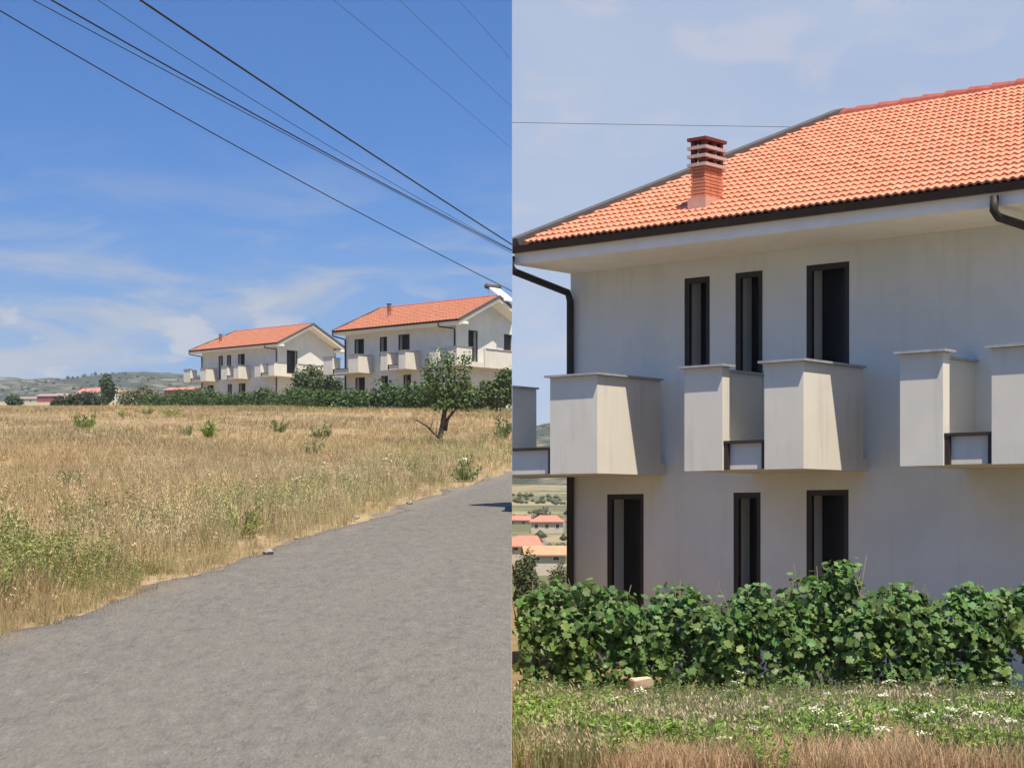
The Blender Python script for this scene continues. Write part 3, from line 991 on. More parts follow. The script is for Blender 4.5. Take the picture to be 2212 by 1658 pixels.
# ------------------------------------------------------------------ vine row on the right, close by
GREEN_V = (0.100, 0.185, 0.058)
def near_vines():
    rel = ['directly below the leftmost ground-floor window of the near house', 'between the first and second ground-floor windows of the near house',
           'in front of the narrow middle ground-floor window', 'tallest of the near row, reaching across the third ground-floor window',
           'just right of the third ground-floor window', 'with gaps showing the grey wall behind it', 'at the right end of the near row with loose pale shoots', 'at the left end of the near row before the village gap']
    Xs = [0.92, 1.75, 2.5, 3.25, 3.85, 4.45, 5.05, 0.25]
    tops = [1.22, 1.20, 1.20, 1.46, 1.22, 1.18, 1.22, 1.24]
    kinds = [one_leaf(k) for k in range(6)]
    for i, (x, top, r) in enumerate(zip(Xs, tops, rel)):
        Y = 18.9 + rng.uniform(-0.15, 0.15)
        z0 = float(right_z(x, Y))
        o = empty('grape_vine', (x, Y, z0))
        tag(o, 'leafy green grape vine ' + r, 'grape vine', 'grape vines in front of the near house')
        mb = MB()
        lean = rng.uniform(-0.12, 0.12)
        mb.tube([(0, 0, -0.05), (lean * 0.4, 0.02, 0.25), (lean, -0.02, 0.5), (lean * 1.4, 0, 0.72)], [0.04, 0.033, 0.027, 0.02], 7)
        for s in (-1, 1):
            mb.tube([(lean, 0, 0.5), (s * 0.25, 0.02, 0.7 + rng.uniform(-0.05, 0.1)), (s * 0.5, 0, 0.75)], [0.02, 0.014, 0.007], 6)
        for q in range(4):
            a = rng.uniform(-0.4, 0.4)
            mb.tube([(lean, 0, 0.55), (a * 0.7, rng.uniform(-0.1, 0.1), 0.8), (a, rng.uniform(-0.15, 0.1), top * rng.uniform(0.9, 1.02))], [0.012, 0.008, 0.004], 5)
        mb.build('trunk', 'vine_wood', o, None, True)
        h = top
        lobes = [(rng.uniform(-0.12, 0.12), 0.0, h * 0.66, 0.42, 0.32, h * 0.24),
                 (-0.3, -0.08, h * 0.48, 0.30, 0.30, h * 0.26), (0.3, -0.05, h * 0.5, 0.30, 0.30, h * 0.28),
                 (-0.22, -0.12, h * 0.22, 0.28, 0.24, h * 0.22), (0.22, -0.12, h * 0.2, 0.28, 0.24, h * 0.2), (rng.uniform(-0.3, 0.3), 0, h * 0.86, 0.2, 0.18, h * 0.13),
                 (rng.uniform(-0.4, 0.4), 0.05, h * 0.82, 0.17, 0.16, h * 0.12)]
        if i == 6:
            lobes = [lobes[0], lobes[3], lobes[5], lobes[6], (0.25, -0.08, h * 0.45, 0.2, 0.2, h * 0.18), (-0.32, -0.05, h * 0.45, 0.16, 0.2, h * 0.3)]
        n = 2000 if i < 6 else 1600
        P, nr = crown_points(n, lobes)
        nr = nr + np.array([0.1, -0.15, 0.2]); nr /= np.linalg.norm(nr, axis=1, keepdims=True)
        keep = P[:, 0] + x > 0.07
        P, nr = P[keep], nr[keep]
        size = 0.066 * rng.uniform(0.4, 1.65, len(P))
        order = np.argsort(P[:, 1] - 0.35 * size)
        front = order[:110]
        back = order[110:]
        b, t, w = leaf_frames(nr[front])
        for q, k in enumerate(front):
            m4 = Matrix.Identity(4)
            for c, ax in enumerate((b[q], t[q], w[q])):
                m4.col[c].xyz = Vector(ax * size[k])
            m4.translation = Vector(P[k])
            lf = link('leaf', kinds[rng.integers(0, 6)], o)
            lf.matrix_local = m4
        V, F, C = leaves(P[back], nr[back], size[back], jitter_col(GREEN_V, len(back), 0.45, 0.16), 'leaf')
        V[:, 0] = np.maximum(V[:, 0], 0.004 - x)
        fo = link('foliage', np_mesh('foliage', V, F, C, 'foliage'), o)
        fo['kind'] = 'stuff'
def one_leaf(k):
    col = np.array(GREEN_V) * (0.55 + 0.15 * k) * np.array([1 + 0.12 * (k % 3) + (0.22 if k == 5 else 0), 1 + (0.06 if k == 5 else 0), 0.9])
    V = LEAF_V + rng.normal(0, 0.03, LEAF_V.shape)
    return np_mesh('leaf', V, LEAF_F, np.repeat(col[None], len(V), 0), 'foliage')
near_vines()

# ------------------------------------------------------------------ grass and weeds
def proto_grass(nb, h, spread, width, bend, c0, c1, seeds=0, seedcol=(0.48, 0.39, 0.235)):
    V, F, C = [], [], []
    for i in range(nb):
        a = rng.uniform(0, 2 * math.pi)
        r = spread * math.sqrt(rng.uniform(0, 1))
        bx, by = r * math.cos(a), r * math.sin(a)
        hh = h * rng.uniform(0.55, 1.1)
        ba = a + rng.uniform(-0.9, 0.9)
        bd_ = bend * rng.uniform(0.3, 1.2) * hh
        dx, dy = math.cos(ba) * bd_, math.sin(ba) * bd_
        wa = rng.uniform(0, math.pi)
        wx, wy = math.cos(wa) * width / 2, math.sin(wa) * width / 2
        k = len(V)
        V += [(bx - wx, by - wy, 0), (bx + wx, by + wy, 0), (bx + dx * 0.35 - wx * 0.8, by + dy * 0.35 - wy * 0.8, hh * 0.6), (bx + dx * 0.35 + wx * 0.8, by + dy * 0.35 + wy * 0.8, hh * 0.6), (bx + dx, by + dy, hh)]
        F += [(k, k + 1, k + 3), (k, k + 3, k + 2), (k + 2, k + 3, k + 4)]
        t = rng.uniform(0, 1)
        cc = np.array(c0) * (1 - t) + np.array(c1) * t
        C += [cc * 0.95, cc * 0.95, cc, cc, cc]
        if i < seeds:
            for q in range(5):
                tt = rng.uniform(0.72, 1.05)
                p = np.array([bx + dx * tt ** 2, by + dy * tt ** 2, hh * tt]) + rng.normal(0, 0.018, 3)
                s = rng.uniform(0.007, 0.014)
                d = np.array([math.cos(ba) * 0.5, math.sin(ba) * 0.5, -0.8]) * s * 1.6
                e = np.array([-math.sin(wa), math.cos(wa), 0.2]) * s * 0.55
                k = len(V)
                V += [tuple(p - d), tuple(p + e), tuple(p + d), tuple(p - e)]
                F += [(k, k + 1, k + 2), (k, k + 2, k + 3)]
                C += [np.array(seedcol) * rng.uniform(0.8, 1.15)] * 4
    return np.array(V), np.array(F), np.array(C)

def proto_weed(nst, h, leaf, col, spread=0.1, per=9):
    V, F, C = [], [], []
    for i in range(nst):
        a = rng.uniform(0, 2 * math.pi)
        r = spread * math.sqrt(rng.uniform(0, 1))
        b = np.array([r * math.cos(a), r * math.sin(a), 0])
        hh = h * rng.uniform(0.6, 1.1)
        tip = b + np.array([math.cos(a) * 0.25 * hh, math.sin(a) * 0.25 * hh, hh]) + np.append(rng.normal(0, 0.05 * h, 2), 0)
        w = 0.004
        k = len(V)
        V += [tuple(b + (-w, 0, 0)), tuple(b + (w, 0, 0)), tuple(tip)]
        F += [(k, k + 1, k + 2)]
        C += [np.array(col) * 0.8] * 3
        for q in range(per):
            t = rng.uniform(0.12, 1.0)
            p = b * (1 - t) + tip * t
            d = rand_dirs(1)[0]; d[2] = abs(d[2]) * 0.6
            d /= np.linalg.norm(d)
            s = leaf * rng.uniform(0.6, 1.25)
            e = np.cross(d, rand_dirs(1)[0]); e /= np.linalg.norm(e) + 1e-9
            k = len(V)
            V += [tuple(p), tuple(p + d * s * 0.5 + e * s * 0.2), tuple(p + d * s), tuple(p + d * s * 0.5 - e * s * 0.2)]
            F += [(k, k + 1, k + 2), (k, k + 2, k + 3)]
            C += [np.array(col) * rng.uniform(0.75, 1.25)] * 4
    return np.array(V), np.array(F), np.array(C)

class Bank:
    def __init__(self):
        self.V, self.F, self.C, self.n = [], [], [], 0
    def put(self, protos, P, scale, tint, zs=None):
        if len(P) == 0:
            return
        which = rng.integers(0, len(protos), len(P))
        for k, (V0, F0, C0) in enumerate(protos):
            sel = which == k
            m = int(sel.sum())
            if not m:
                continue
            p, s, ti = P[sel], scale[sel], tint[sel]
            a = rng.uniform(0, 2 * math.pi, m)
            ca, sa = np.cos(a)[:, None], np.sin(a)[:, None]
            x = (V0[None, :, 0] * ca - V0[None, :, 1] * sa) * s[:, None]
            y = (V0[None, :, 0] * sa + V0[None, :, 1] * ca) * s[:, None]
            z = V0[None, :, 2] * s[:, None]
            V = np.stack([x + p[:, :1], y + p[:, 1:2], z + p[:, 2:3]], -1).reshape(-1, 3)
            F = (F0[None] + (np.arange(m) * len(V0))[:, None, None]).reshape(-1, 3) + self.n
            C = (C0[None] * ti[:, None]).reshape(-1, 3)
            self.V.append(V); self.F.append(F); self.C.append(C)
            self.n += len(V)
    def finish(self, name, label, cat, side):
        V, F, C = np.vstack(self.V), np.vstack(self.F), np.clip(np.vstack(self.C), 0.003, 0.95)
        V[:, 0] = np.minimum(V[:, 0], -0.004) if side < 0 else np.maximum(V[:, 0], 0.004)
        o = link(name, np_mesh(name, V, F, C, 'grass_blades'))
        o['kind'] = 'stuff'
        tag(o, label, cat)
        return o

def tints(n, amt=0.2, hue=0.06):
    return (1 + rng.uniform(-amt, amt, (n, 1))) * (1 + rng.uniform(-hue, hue, (n, 3)))

TAN0, TAN1 = (0.345, 0.255, 0.15), (0.455, 0.355, 0.22)
OLV0, OLV1 = (0.20, 0.20, 0.08), (0.32, 0.29, 0.135)
GRN0, GRN1 = (0.11, 0.155, 0.05), (0.21, 0.24, 0.085)
dry = [proto_grass(26, 0.34, 0.16, 0.006, 0.6, TAN0, TAN1) for _ in range(4)]
oat = [proto_grass(16, 0.55, 0.16, 0.005, 0.4, TAN1, (0.46, 0.37, 0.22), 7) for _ in range(4)]
mixg = [proto_grass(24, 0.32, 0.15, 0.007, 0.4, OLV0, TAN1, 2) for _ in range(3)]
green = [proto_grass(22, 0.26, 0.14, 0.008, 0.5, GRN0, OLV1) for _ in range(3)]
weedy = [proto_weed(10, 0.44, 0.034, (0.235, 0.26, 0.10), 0.15, 13) for _ in range(3)]
weedg = [proto_weed(9, 0.38, 0.05, (0.14, 0.19, 0.075), 0.13, 14) for _ in range(3)]
fard = [proto_grass(16, 0.34, 0.45, 0.03, 0.75, TAN0, TAN1) for _ in range(4)]
farg = [proto_grass(16, 0.36, 0.45, 0.035, 0.7, OLV0, OLV1) for _ in range(3)]

def left_samples(n, y0, y1, x0=-420, x1=1112, pw=1.0):
    xs = rng.uniform(x0, x1, n)
    ys = y0 + (y1 - y0) * rng.uniform(0, 1, n) ** pw
    Y = 6400.0 / (ys - 852.0)
    X = (xs - CX) / FPX * Y
    return X, Y
def field_pts(X, Y, margin):
    ok = (X < np.minimum(road_edge(Y) - margin, -0.01))
    X, Y = X[ok], Y[ok]
    return np.stack([X, Y, left_z(X, Y) - 0.01], 1)

def field_tint(P):
    """slow drift of the dry grass between bleached, rusty and olive patches"""
    a = np.clip(wav(P[:, 0], P[:, 1] * 0.55, 4.3) * 0.5, -1, 1)[:, None]
    b = np.clip(wav(P[:, 0] + 31, P[:, 1] * 0.5, 8.1) * 0.5, -1, 1)[:, None]
    return (1 + 0.22 * a) * (1 + b * np.array([0.02, -0.05, -0.15]))
B = Bank()
# near band along the road: dry oats, mixed grass, green weeds
X, Y = left_samples(10500, 915, 1420)
P = field_pts(X, Y, rng.uniform(0.10, 0.42, len(X)))
flat = (wav(P[:, 0] + 2, P[:, 1] * 0.6, 1.5) > 0.75) & (rng.uniform(0, 1, len(P)) < 0.75) & (road_edge(P[:, 1]) - P[:, 0] > 1.2)
P = P[~flat]
patch = wav(P[:, 0], P[:, 1], 1.9)
dist = road_edge(P[:, 1]) - P[:, 0]
r = rng.uniform(0, 1, len(P))
nearroad = dist < 3.2
side_green = (P[:, 0] > -3.2) & (P[:, 1] > 34)
patch = patch + 0.8 * wav(P[:, 0] + 5, P[:, 1], 0.8) + side_green * 0.9
sel_w = (patch > 0.45) & (nearroad | side_green) & (r < 0.36)
sel_m = ~sel_w & nearroad & (r < 0.62)
sel_o = ~sel_w & ~sel_m & (r > 0.66) & (dist < 9) & (wav(P[:, 0], P[:, 1], 2.6) > -0.5)
sel_d = ~(sel_w | sel_m | sel_o)
edge_k = np.clip(dist / 0.9, 0.45, 1.0)
B.put(weedy, P[sel_w], (rng.uniform(0.7, 1.15, len(P)) * edge_k)[sel_w], tints(int(sel_w.sum())) * field_tint(P[sel_w]))
B.put(mixg, P[sel_m], (rng.uniform(0.6, 1.1, len(P)) * edge_k)[sel_m], tints(int(sel_m.sum())) * field_tint(P[sel_m]))
B.put(oat, P[sel_o], (rng.uniform(0.6, 1.05, len(P)) * edge_k)[sel_o], tints(int(sel_o.sum())) * field_tint(P[sel_o]))
B.put(dry, P[sel_d], (rng.uniform(0.6, 1.1, len(P)) * edge_k)[sel_d], tints(int(sel_d.sum())) * field_tint(P[sel_d]))
# low fringe right at the asphalt
X, Y = left_samples(16000, 1000, 1430)
P = field_pts(X, Y, rng.uniform(0.0, 0.25, len(X)))
P = P[(road_edge(P[:, 1]) - P[:, 0]) < 0.7]
P = P[wav(P[:, 0], P[:, 1], 0.8) > -0.6]
B.put(dry + mixg, P, rng.uniform(0.14, 0.42, len(P)), tints(len(P)))
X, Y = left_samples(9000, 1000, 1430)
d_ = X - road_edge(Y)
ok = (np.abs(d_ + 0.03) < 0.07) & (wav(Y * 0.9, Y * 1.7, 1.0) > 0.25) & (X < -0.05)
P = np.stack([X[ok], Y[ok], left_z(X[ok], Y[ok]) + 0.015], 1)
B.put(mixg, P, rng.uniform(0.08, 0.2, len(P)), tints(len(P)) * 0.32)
# middle field
X, Y = left_samples(12000, 905, 1120, pw=1.8)
P = field_pts(X, Y, 0.8)
pt = wav(P[:, 0], P[:, 1], 9)
g = (pt > 0.9) & (rng.uniform(0, 1, len(P)) < 0.35)
t = tints(len(P), 0.16) * field_tint(P)
near_k = np.clip(P[:, 1] / 60, 0.45, 1.0)
hk = near_k * (0.75 + 0.25 * np.clip(wav(P[:, 0] + 9, P[:, 1], 5), -1, 1))
B.put(fard, P[~g], (rng.uniform(0.5, 1.0, len(P)) * hk)[~g], t[~g])
B.put(farg, P[g], (rng.uniform(0.5, 0.9, len(P)) * hk)[g], t[g])
# far field up to the vines; greener near them
X, Y = left_samples(9000, 878, 910)
P = field_pts(X, Y, 0.8)
hedge_y = np.interp(P[:, 0], [-300, -40, -24, -12, 0], [205, 185, 160, 121, 110])
P = P[P[:, 1] < hedge_y + 4]
hedge_y = np.interp(P[:, 0], [-300, -40, -24, -12, 0], [205, 185, 160, 121, 110])
close = np.clip(1 - (hedge_y - P[:, 1]) / 28, 0, 1)
g = rng.uniform(0, 1, len(P)) < close * 0.75
t = tints(len(P), 0.18)
B.put(fard, P[~g], rng.uniform(0.5, 0.95, int((~g).sum())), t[~g] * field_tint(P[~g]))
B.put(farg, P[g], rng.uniform(0.6, 1.1, int(g.sum())), t[g])
B.finish('field_grass', 'dry golden grass and weeds covering the field beside the road', 'grass', -1)

# right-hand strip of grass below the vines
B = Bank()
n = 7000
Y = 4000 * 1.6 / rng.uniform(362, 545, n) ; X = rng.uniform(-0.02, 0.40, n) * Y
ok = X > 0.01
X, Y = X[ok], Y[ok]
P = np.stack([X, Y, right_z(X, Y) - 0.01], 1)
q = wav(X, Y, 0.75) * 0.55 + wav(X + 3, Y, 0.3) * 0.25 + rng.normal(0, 0.3, len(X))
band = Y + q
r = rng.uniform(0, 1, len(X))
hole = np.exp(-((X - 2.65) / 0.28) ** 2) * 1.8          # tan gap in the green belt
s_t = band + -hole < 12.35
s_g = ~s_t & (band < 14.4)
s_h = ~s_t & ~s_g
straw = [proto_grass(26, 0.24, 0.15, 0.006, 0.45, (0.47, 0.335, 0.215), (0.58, 0.43, 0.29)) for _ in range(4)]
lush = [proto_weed(12, 0.26, 0.045, (0.19, 0.29, 0.07), 0.14, 15) for _ in range(4)]
wild = [proto_grass(24, 0.36, 0.15, 0.006, 0.3, (0.17, 0.20, 0.095), (0.34, 0.32, 0.19), 3, (0.40, 0.33, 0.24)) for _ in range(4)]
B.put(straw, P[s_t], rng.uniform(0.5, 1.1, int(s_t.sum())), tints(int(s_t.sum())))
lp = wav(X + 7, Y * 1.5, 0.9) > -0.15
k = s_g & (r < 0.6) & lp
B.put(lush, P[k], rng.uniform(0.65, 1.2, int(k.sum())), tints(int(k.sum())))
k = s_g & ~((r < 0.6) & lp)
B.put(wild, P[k], rng.uniform(0.5, 1.0, int(k.sum())), tints(int(k.sum())))
k = s_h & (r < 0.75)
B.put(wild, P[k], rng.uniform(0.3, 0.62, int(k.sum())) * np.clip((18.6 - Y[k]) / 3, 0.5, 1), tints(int(k.sum())))
k = s_h & (r >= 0.75)
B.put(weedg, P[k], rng.uniform(0.25, 0.55, int(k.sum())), tints(int(k.sum())))
B.finish('meadow_grass', 'green and straw-coloured grass strip below the near vines', 'grass', 1)

# ---- wild carrot flowers (white umbels), one plant each
def umbel_meshes():
    out = []
    for k in range(4):
        P = []
        for i in range(26):
            a, r = i * 2.4, math.sqrt(i / 26.0)
            P.append((0.05 * r * math.cos(a), 0.05 * r * math.sin(a), 0.012 * (1 - r * r) + rng.normal(0, 0.002)))
        P = np.array(P)
        nr = np.tile([0, 0, 1.0], (len(P), 1)) + rng.normal(0, 0.35, (len(P), 3))
        nr /= np.linalg.norm(nr, axis=1, keepdims=True)
        V, F, C = leaves(P, nr, 0.02, jitter_col((0.72, 0.72, 0.62), len(P), 0.1, 0.04), 'quad')
        head = np_mesh('flower_head', V, F, C, 'grass_blades')
        mb = MB().tube([(0, 0, 0), (0.01, 0.0, 0.5), (0, 0, 1.0)], [0.005, 0.004, 0.003], 5)
        for i in range(6):
            a = i * 1.05
            mb.tube([(0, 0, 0.93), (0.04 * math.cos(a), 0.04 * math.sin(a), 1.0)], 0.002, 4)
        st = mb.mesh('stem', 'stem_green')
        out.append((head, st))
    return out
simple('stem_green', (0.14, 0.19, 0.07), (0.19, 0.22, 0.09), 8, 0.7, 0)
UM = umbel_meshes()
def umbel(x, Y, z, h, s, label, group):
    o = empty('wild_carrot', (x, Y, z))
    tag(o, label, 'wildflower', group)
    hd, st = UM[rng.integers(0, 4)]
    a = link('stem', st, o)
    a.scale = (1, 1, h)
    b = link('flower_head', hd, o)
    b['kind'] = 'stuff'
    b.location = (0, 0, h)
    b.scale = (s, s, s)
    b.rotation_euler = (rng.uniform(-0.35, 0.2), rng.uniform(-0.3, 0.3), rng.uniform(0, 6))
for i in range(50):
    # flowers gather on the right of the strip
    xpx = 1120 + 1090 * rng.uniform(0, 1) ** 0.65
    ypx = rng.uniform(1450, 1580) if rng.uniform() < 0.8 else rng.uniform(1540, 1640)
    h = rng.uniform(0.2, 0.4)
    Y = (CAM_Z - h) * FPX / (ypx - YH)
    Y = min(max(Y, 12.0), 18.3)
    x = (xpx - CX) / FPX * Y
    z = float(right_z(x, Y))
    umbel(x, Y, z, h, rng.uniform(0.45, 1.15), 'white wild carrot flower standing in the grass below the near vines', 'wild carrot flowers')
for (xp, yp) in ((845, 995), (700, 1022), (835, 1010), (640, 1072), (1000, 1010), (770, 905)):
    Y = 6400.0 / (yp + 45 - 852)
    x = (xp - CX) / FPX * Y
    umbel(x, Y, float(left_z(x, Y)), 0.5, 1.5, 'white wild flower standing in the dry roadside grass', 'white flowers in the dry field')

# ---- green weed clumps standing in the dry field
def weed_clumps():
    spec = [(180, 935, 46, 34, 'largest bright green weed clump in the far left of the field'), (450, 948, 36, 32, 'green weed clump in the middle of the field with upright leaves'),
            (693, 952, 40, 30, 'dark green weed clump below the white gable of the far house'), (600, 940, 30, 26, 'small dark weed clump left of the middle weed pair'),
            (370, 918, 40, 24, 'olive weed clump near the left end of the vines'), (398, 945, 30, 20, 'low dull weed clump beside the middle clump'),
            (683, 985, 36, 28, 'thin dark weed clump nearer the road in the dry grass'), (155, 1060, 60, 34, 'blue green weed clump low in the left foreground field'),
            (1085, 950, 40, 40, 'green weed bush at the right edge of the field by the tree'), (1005, 1040, 62, 52, 'green weed bush right at the road edge below the tree'),
            (318, 914, 26, 18, 'low olive weed tuft left of the olive clump'), (262, 918, 30, 16, 'flat pale weed tuft right of the largest clump'),
            (20, 1190, 60, 80, 'tall green weed at the left edge of the picture'), (520, 1165, 120, 70, 'broad yellow green weed clump near the road edge')]
    for (xp, yp, w, h, lab) in spec:
        Y = 6400.0 / (yp - 852.0)
        x = (xp - CX) / FPX * Y
        k = Y / FPX
        W, H = w * k * 1.15, h * k * 1.45
        o = empty('weed_clump', (x, Y, float(left_z(x, Y))))
        tag(o, lab, 'weed', 'weed clumps in the field')
        n = 380 if Y > 45 else 900
        ns = 16
        sa = rng.uniform(0, 2 * math.pi, ns)
        sr = np.sqrt(rng.uniform(0, 1, ns)) * W * 0.5
        sh_ = H * rng.uniform(0.35, 1.1, ns) * (1 - 0.35 * sr / (W * 0.5))
        pick = rng.integers(0, ns, n)
        tt = rng.uniform(0.05, 1, n)
        lean = rng.uniform(0.5, 1.1, ns)
        P = np.stack([np.cos(sa[pick]) * sr[pick] * (0.35 + lean[pick] * tt), np.sin(sa[pick]) * sr[pick] * (0.35 + lean[pick] * tt), sh_[pick] * tt], 1)
        P += rng.normal(0, 0.05, (n, 3)) * np.array([W, W, H * 0.3])
        P[:, 2] = np.maximum(P[:, 2], 0.0)
        d = np.stack([np.cos(sa[pick]) * 0.5, np.sin(sa[pick]) * 0.5, np.full(n, 0.8)], 1) + rng.normal(0, 0.4, (n, 3))
        d /= np.linalg.norm(d, axis=1, keepdims=True)
        e = np.cross(d, rand_dirs(n)); e /= np.linalg.norm(e, axis=1, keepdims=True)
        s = (H * rng.uniform(0.10, 0.24, n) if Y > 45 else rng.uniform(0.03, 0.075, n))[:, None]
        V = np.stack([P, P + d * s * 0.5 + e * s * 0.17, P + d * s, P + d * s * 0.5 - e * s * 0.17], 1).reshape(-1, 3)
        V[:, 0] = np.minimum(V[:, 0], -0.004 - x)
        F = (QUAD_F[None] + (np.arange(n) * 4)[:, None, None]).reshape(-1, 3)
        c = (0.19, 0.26, 0.075) if 'bright' in lab or 'green weed clump in the middle' in lab else ((0.30, 0.31, 0.125) if 'olive' in lab or 'yellow' in lab or 'pale' in lab or 'tall' in lab else (0.16, 0.20, 0.085))
        link('leaves', np_mesh('leaves', V, F, np.repeat(jitter_col(c, n, 0.3, 0.1), 4, 0), 'foliage'), o)
        mb = MB()
        for q in range(5):
            aa = rng.uniform(0, 6.28)
            mb.tube([(0, 0, -0.03), (0.2 * W * math.cos(aa), 0.2 * W * math.sin(aa), H * 0.6)], [0.008, 0.004], 5)
        mb.build('stem', 'stem_green', o)
weed_clumps()

# ------------------------------------------------------------------ small tree by the road
def small_tree():
    Y = 57.7
    x = (953 - CX) / FPX * Y
    k = Y / FPX
    def q(xp, yp, dy=0.0):
        return ((xp - 953) * k, dy, (963 - yp) * k)
    trunk = [([q(953, 968), q(950, 945), q(955, 920), q(960, 890), q(965, 860)], [0.10, 0.085, 0.08, 0.072, 0.06]),
             ([q(951, 948), q(938, 936), q(922, 920), q(897, 906)], [0.05, 0.04, 0.032, 0.018]),
             ([q(962, 930, 0.02), q(966, 905, 0.05), q(985, 880, 0.1), q(1005, 845, 0.15)], [0.055, 0.05, 0.04, 0.02]),
             ([q(963, 870), q(945, 840, -0.1), q(930, 800, -0.1)], [0.05, 0.035, 0.015]),
             ([q(965, 865), q(970, 820, 0.1), q(965, 775, 0.1)], [0.05, 0.035, 0.012]),
             ([q(960, 880), q(985, 850, -0.15), q(1000, 800, -0.15)], [0.04, 0.03, 0.012]),
             ([q(930, 925, 0.02), q(935, 905, 0.05)], [0.014, 0.006]), ([q(942, 938), q(944, 912, -0.04)], [0.014, 0.005])]
    def lob(xp, yp, rx, rz, dy=0.0, ry=None):
        c = q(xp, yp, dy)
        return (c[0], c[1], c[2], rx * k, (ry or rx) * k, rz * k)
    lobes = [lob(955, 838, 30, 34, 0), lob(990, 846, 30, 32, 0.2), lob(932, 815, 22, 36, -0.2), lob(965, 795, 22, 32, 0), lob(1000, 800, 20, 36, 0.1), lob(930, 778, 13, 20, 0), lob(950, 765, 9, 14, 0.05),
             lob(958, 868, 30, 20, 0), lob(1016, 842, 16, 22, 0.1), lob(922, 862, 13, 13, 0), lob(1002, 872, 20, 14, 0.1), lob(915, 800, 10, 14, 0), lob(1010, 770, 12, 16, 0), lob(972, 768, 14, 16, 0.1)]
    tree('small_tree', 'small dark leafy tree with a bare side branch at the roadside', 'tree', (x, Y, float(left_z(x, Y))), trunk, lobes, 3300, 0.088, (0.085, 0.135, 0.04))
small_tree()

# ------------------------------------------------------------------ shrubs and trees near the far houses
def shrub(name, label, cat, xp, yb, w, h, Y, n, size, col, group=None, lobes=None, trunk_h=0.3):
    k = Y / FPX
    x = (xp - CX) / FPX * Y
    z = float(left_z(x, Y)) - 0.05 if yb is None else CAM_Z + (YH - yb) * k
    W, H = w * k, h * k
    if lobes is None:
        lobes = []
        m = max(4, int(w / h * 5))
        for i in range(m):
            t = (i + 0.5) / m - 0.5
            hh = H * rng.uniform(0.62, 1.0) * (1 - 0.5 * abs(t))
            lobes.append((t * W * 0.85, rng.uniform(-0.2, 0.2) * W * 0.3, hh * 0.55, W * rng.uniform(0.16, 0.26), W * 0.2, hh * 0.48))
    else:
        lobes = [(a * W, b * W, c * H, d * W, e * W, f_ * H) for (a, b, c, d, e, f_) in lobes]
    trunk = [([(0, 0, -0.2), (0.02 * W, 0, H * trunk_h), (0, 0, H * 0.75)], [0.03 * H, 0.022 * H, 0.008 * H])]
    for s in (-1, 1):
        trunk.append(([(0, 0, H * 0.2), (s * W * 0.15, 0, H * 0.5), (s * W * 0.25, 0, H * 0.7)], [0.016 * H, 0.01 * H, 0.005 * H]))
    return tree(name, label, cat, (x, Y, z), trunk, lobes, n, size, col, group, side=-1)
G1, G2, G3 = (0.085, 0.125, 0.04), (0.05, 0.075, 0.032), (0.15, 0.165, 0.095)
shrub('fig_tree', 'broad fig tree in front of the gable of the farthest house', 'tree', 668, 862, 88, 74, 163, 2600, 0.26, (0.075, 0.11, 0.038), lobes=[(0, 0, 0.5, 0.38, 0.3, 0.42), (-0.25, 0, 0.6, 0.2, 0.2, 0.3), (0.05, 0, 0.85, 0.16, 0.16, 0.17), (0.28, 0, 0.55, 0.2, 0.2, 0.35), (0.3, 0, 0.9, 0.07, 0.07, 0.14), (-0.1, 0, 0.2, 0.45, 0.3, 0.22)])
shrub('dark_shrub', 'dark shrub in the shadow between the two far houses', 'shrub', 716, 862, 46, 60, 148, 1300, 0.24, G2)
shrub('shrub', 'rounded green shrub at the ground floor behind the small tree', 'shrub', 905, 882, 80, 56, 121, 1800, 0.2, G1)
shrub('shrub', 'tall green shrub at the picture seam beside the middle house', 'shrub', 1072, 884, 84, 92, 108, 2600, 0.2, (0.085, 0.13, 0.04), lobes=[(0.0, 0, 0.35, 0.4, 0.3, 0.33), (0.2, 0, 0.65, 0.28, 0.25, 0.3), (-0.25, 0, 0.4, 0.25, 0.22, 0.3), (0.3, 0, 0.85, 0.14, 0.14, 0.15), (0.38, 0, 0.45, 0.2, 0.2, 0.38)])
shrub('shrub', 'dark low shrub between the small tree and the seam', 'shrub', 1010, 884, 70, 40, 112, 1300, 0.2, G2)
shrub('dark_shrub', 'dark wide shrub mass at the left below the pink-roofed house', 'shrub', 172, 884, 116, 40, 205, 2600, 0.3, (0.05, 0.07, 0.035), lobes=[(-0.3, 0, 0.35, 0.25, 0.2, 0.4), (-0.05, 0, 0.45, 0.25, 0.2, 0.5), (0.2, 0, 0.55, 0.28, 0.2, 0.5), (0.38, 0, 0.3, 0.14, 0.15, 0.35), (-0.45, 0, 0.25, 0.1, 0.1, 0.3)])
shrub('olive_tree', 'silvery olive tree left of the vine row', 'tree', 300, 884, 98, 52, 200, 2600, 0.26, G3, lobes=[(-0.25, 0, 0.5, 0.24, 0.2, 0.42), (0.05, 0, 0.62, 0.26, 0.2, 0.4), (0.3, 0, 0.5, 0.22, 0.2, 0.42), (-0.05, 0, 0.3, 0.45, 0.2, 0.3), (0.12, 0, 0.9, 0.12, 0.12, 0.16)])
shrub('tall_tree', 'tall narrow dark green tree rising behind the shrubs on the left', 'tree', 231, 874, 38, 64, 330, 2000, 0.5, (0.05, 0.082, 0.034), lobes=[(0, 0, 0.3, 0.34, 0.34, 0.22), (0.12, 0, 0.5, 0.4, 0.4, 0.24), (-0.05, 0, 0.72, 0.38, 0.38, 0.2), (0.0, 0, 0.92, 0.24, 0.24, 0.12)])
shrub('shrub', 'small dark shrub below the red shed by the far house', 'shrub', 372, 884, 54, 32, 196, 1200, 0.26, G2)
shrub('shrub', 'small dark shrub at the left edge of the picture beside the grey shed', 'shrub', 30, 876, 34, 28, 300, 800, 0.5, G2)

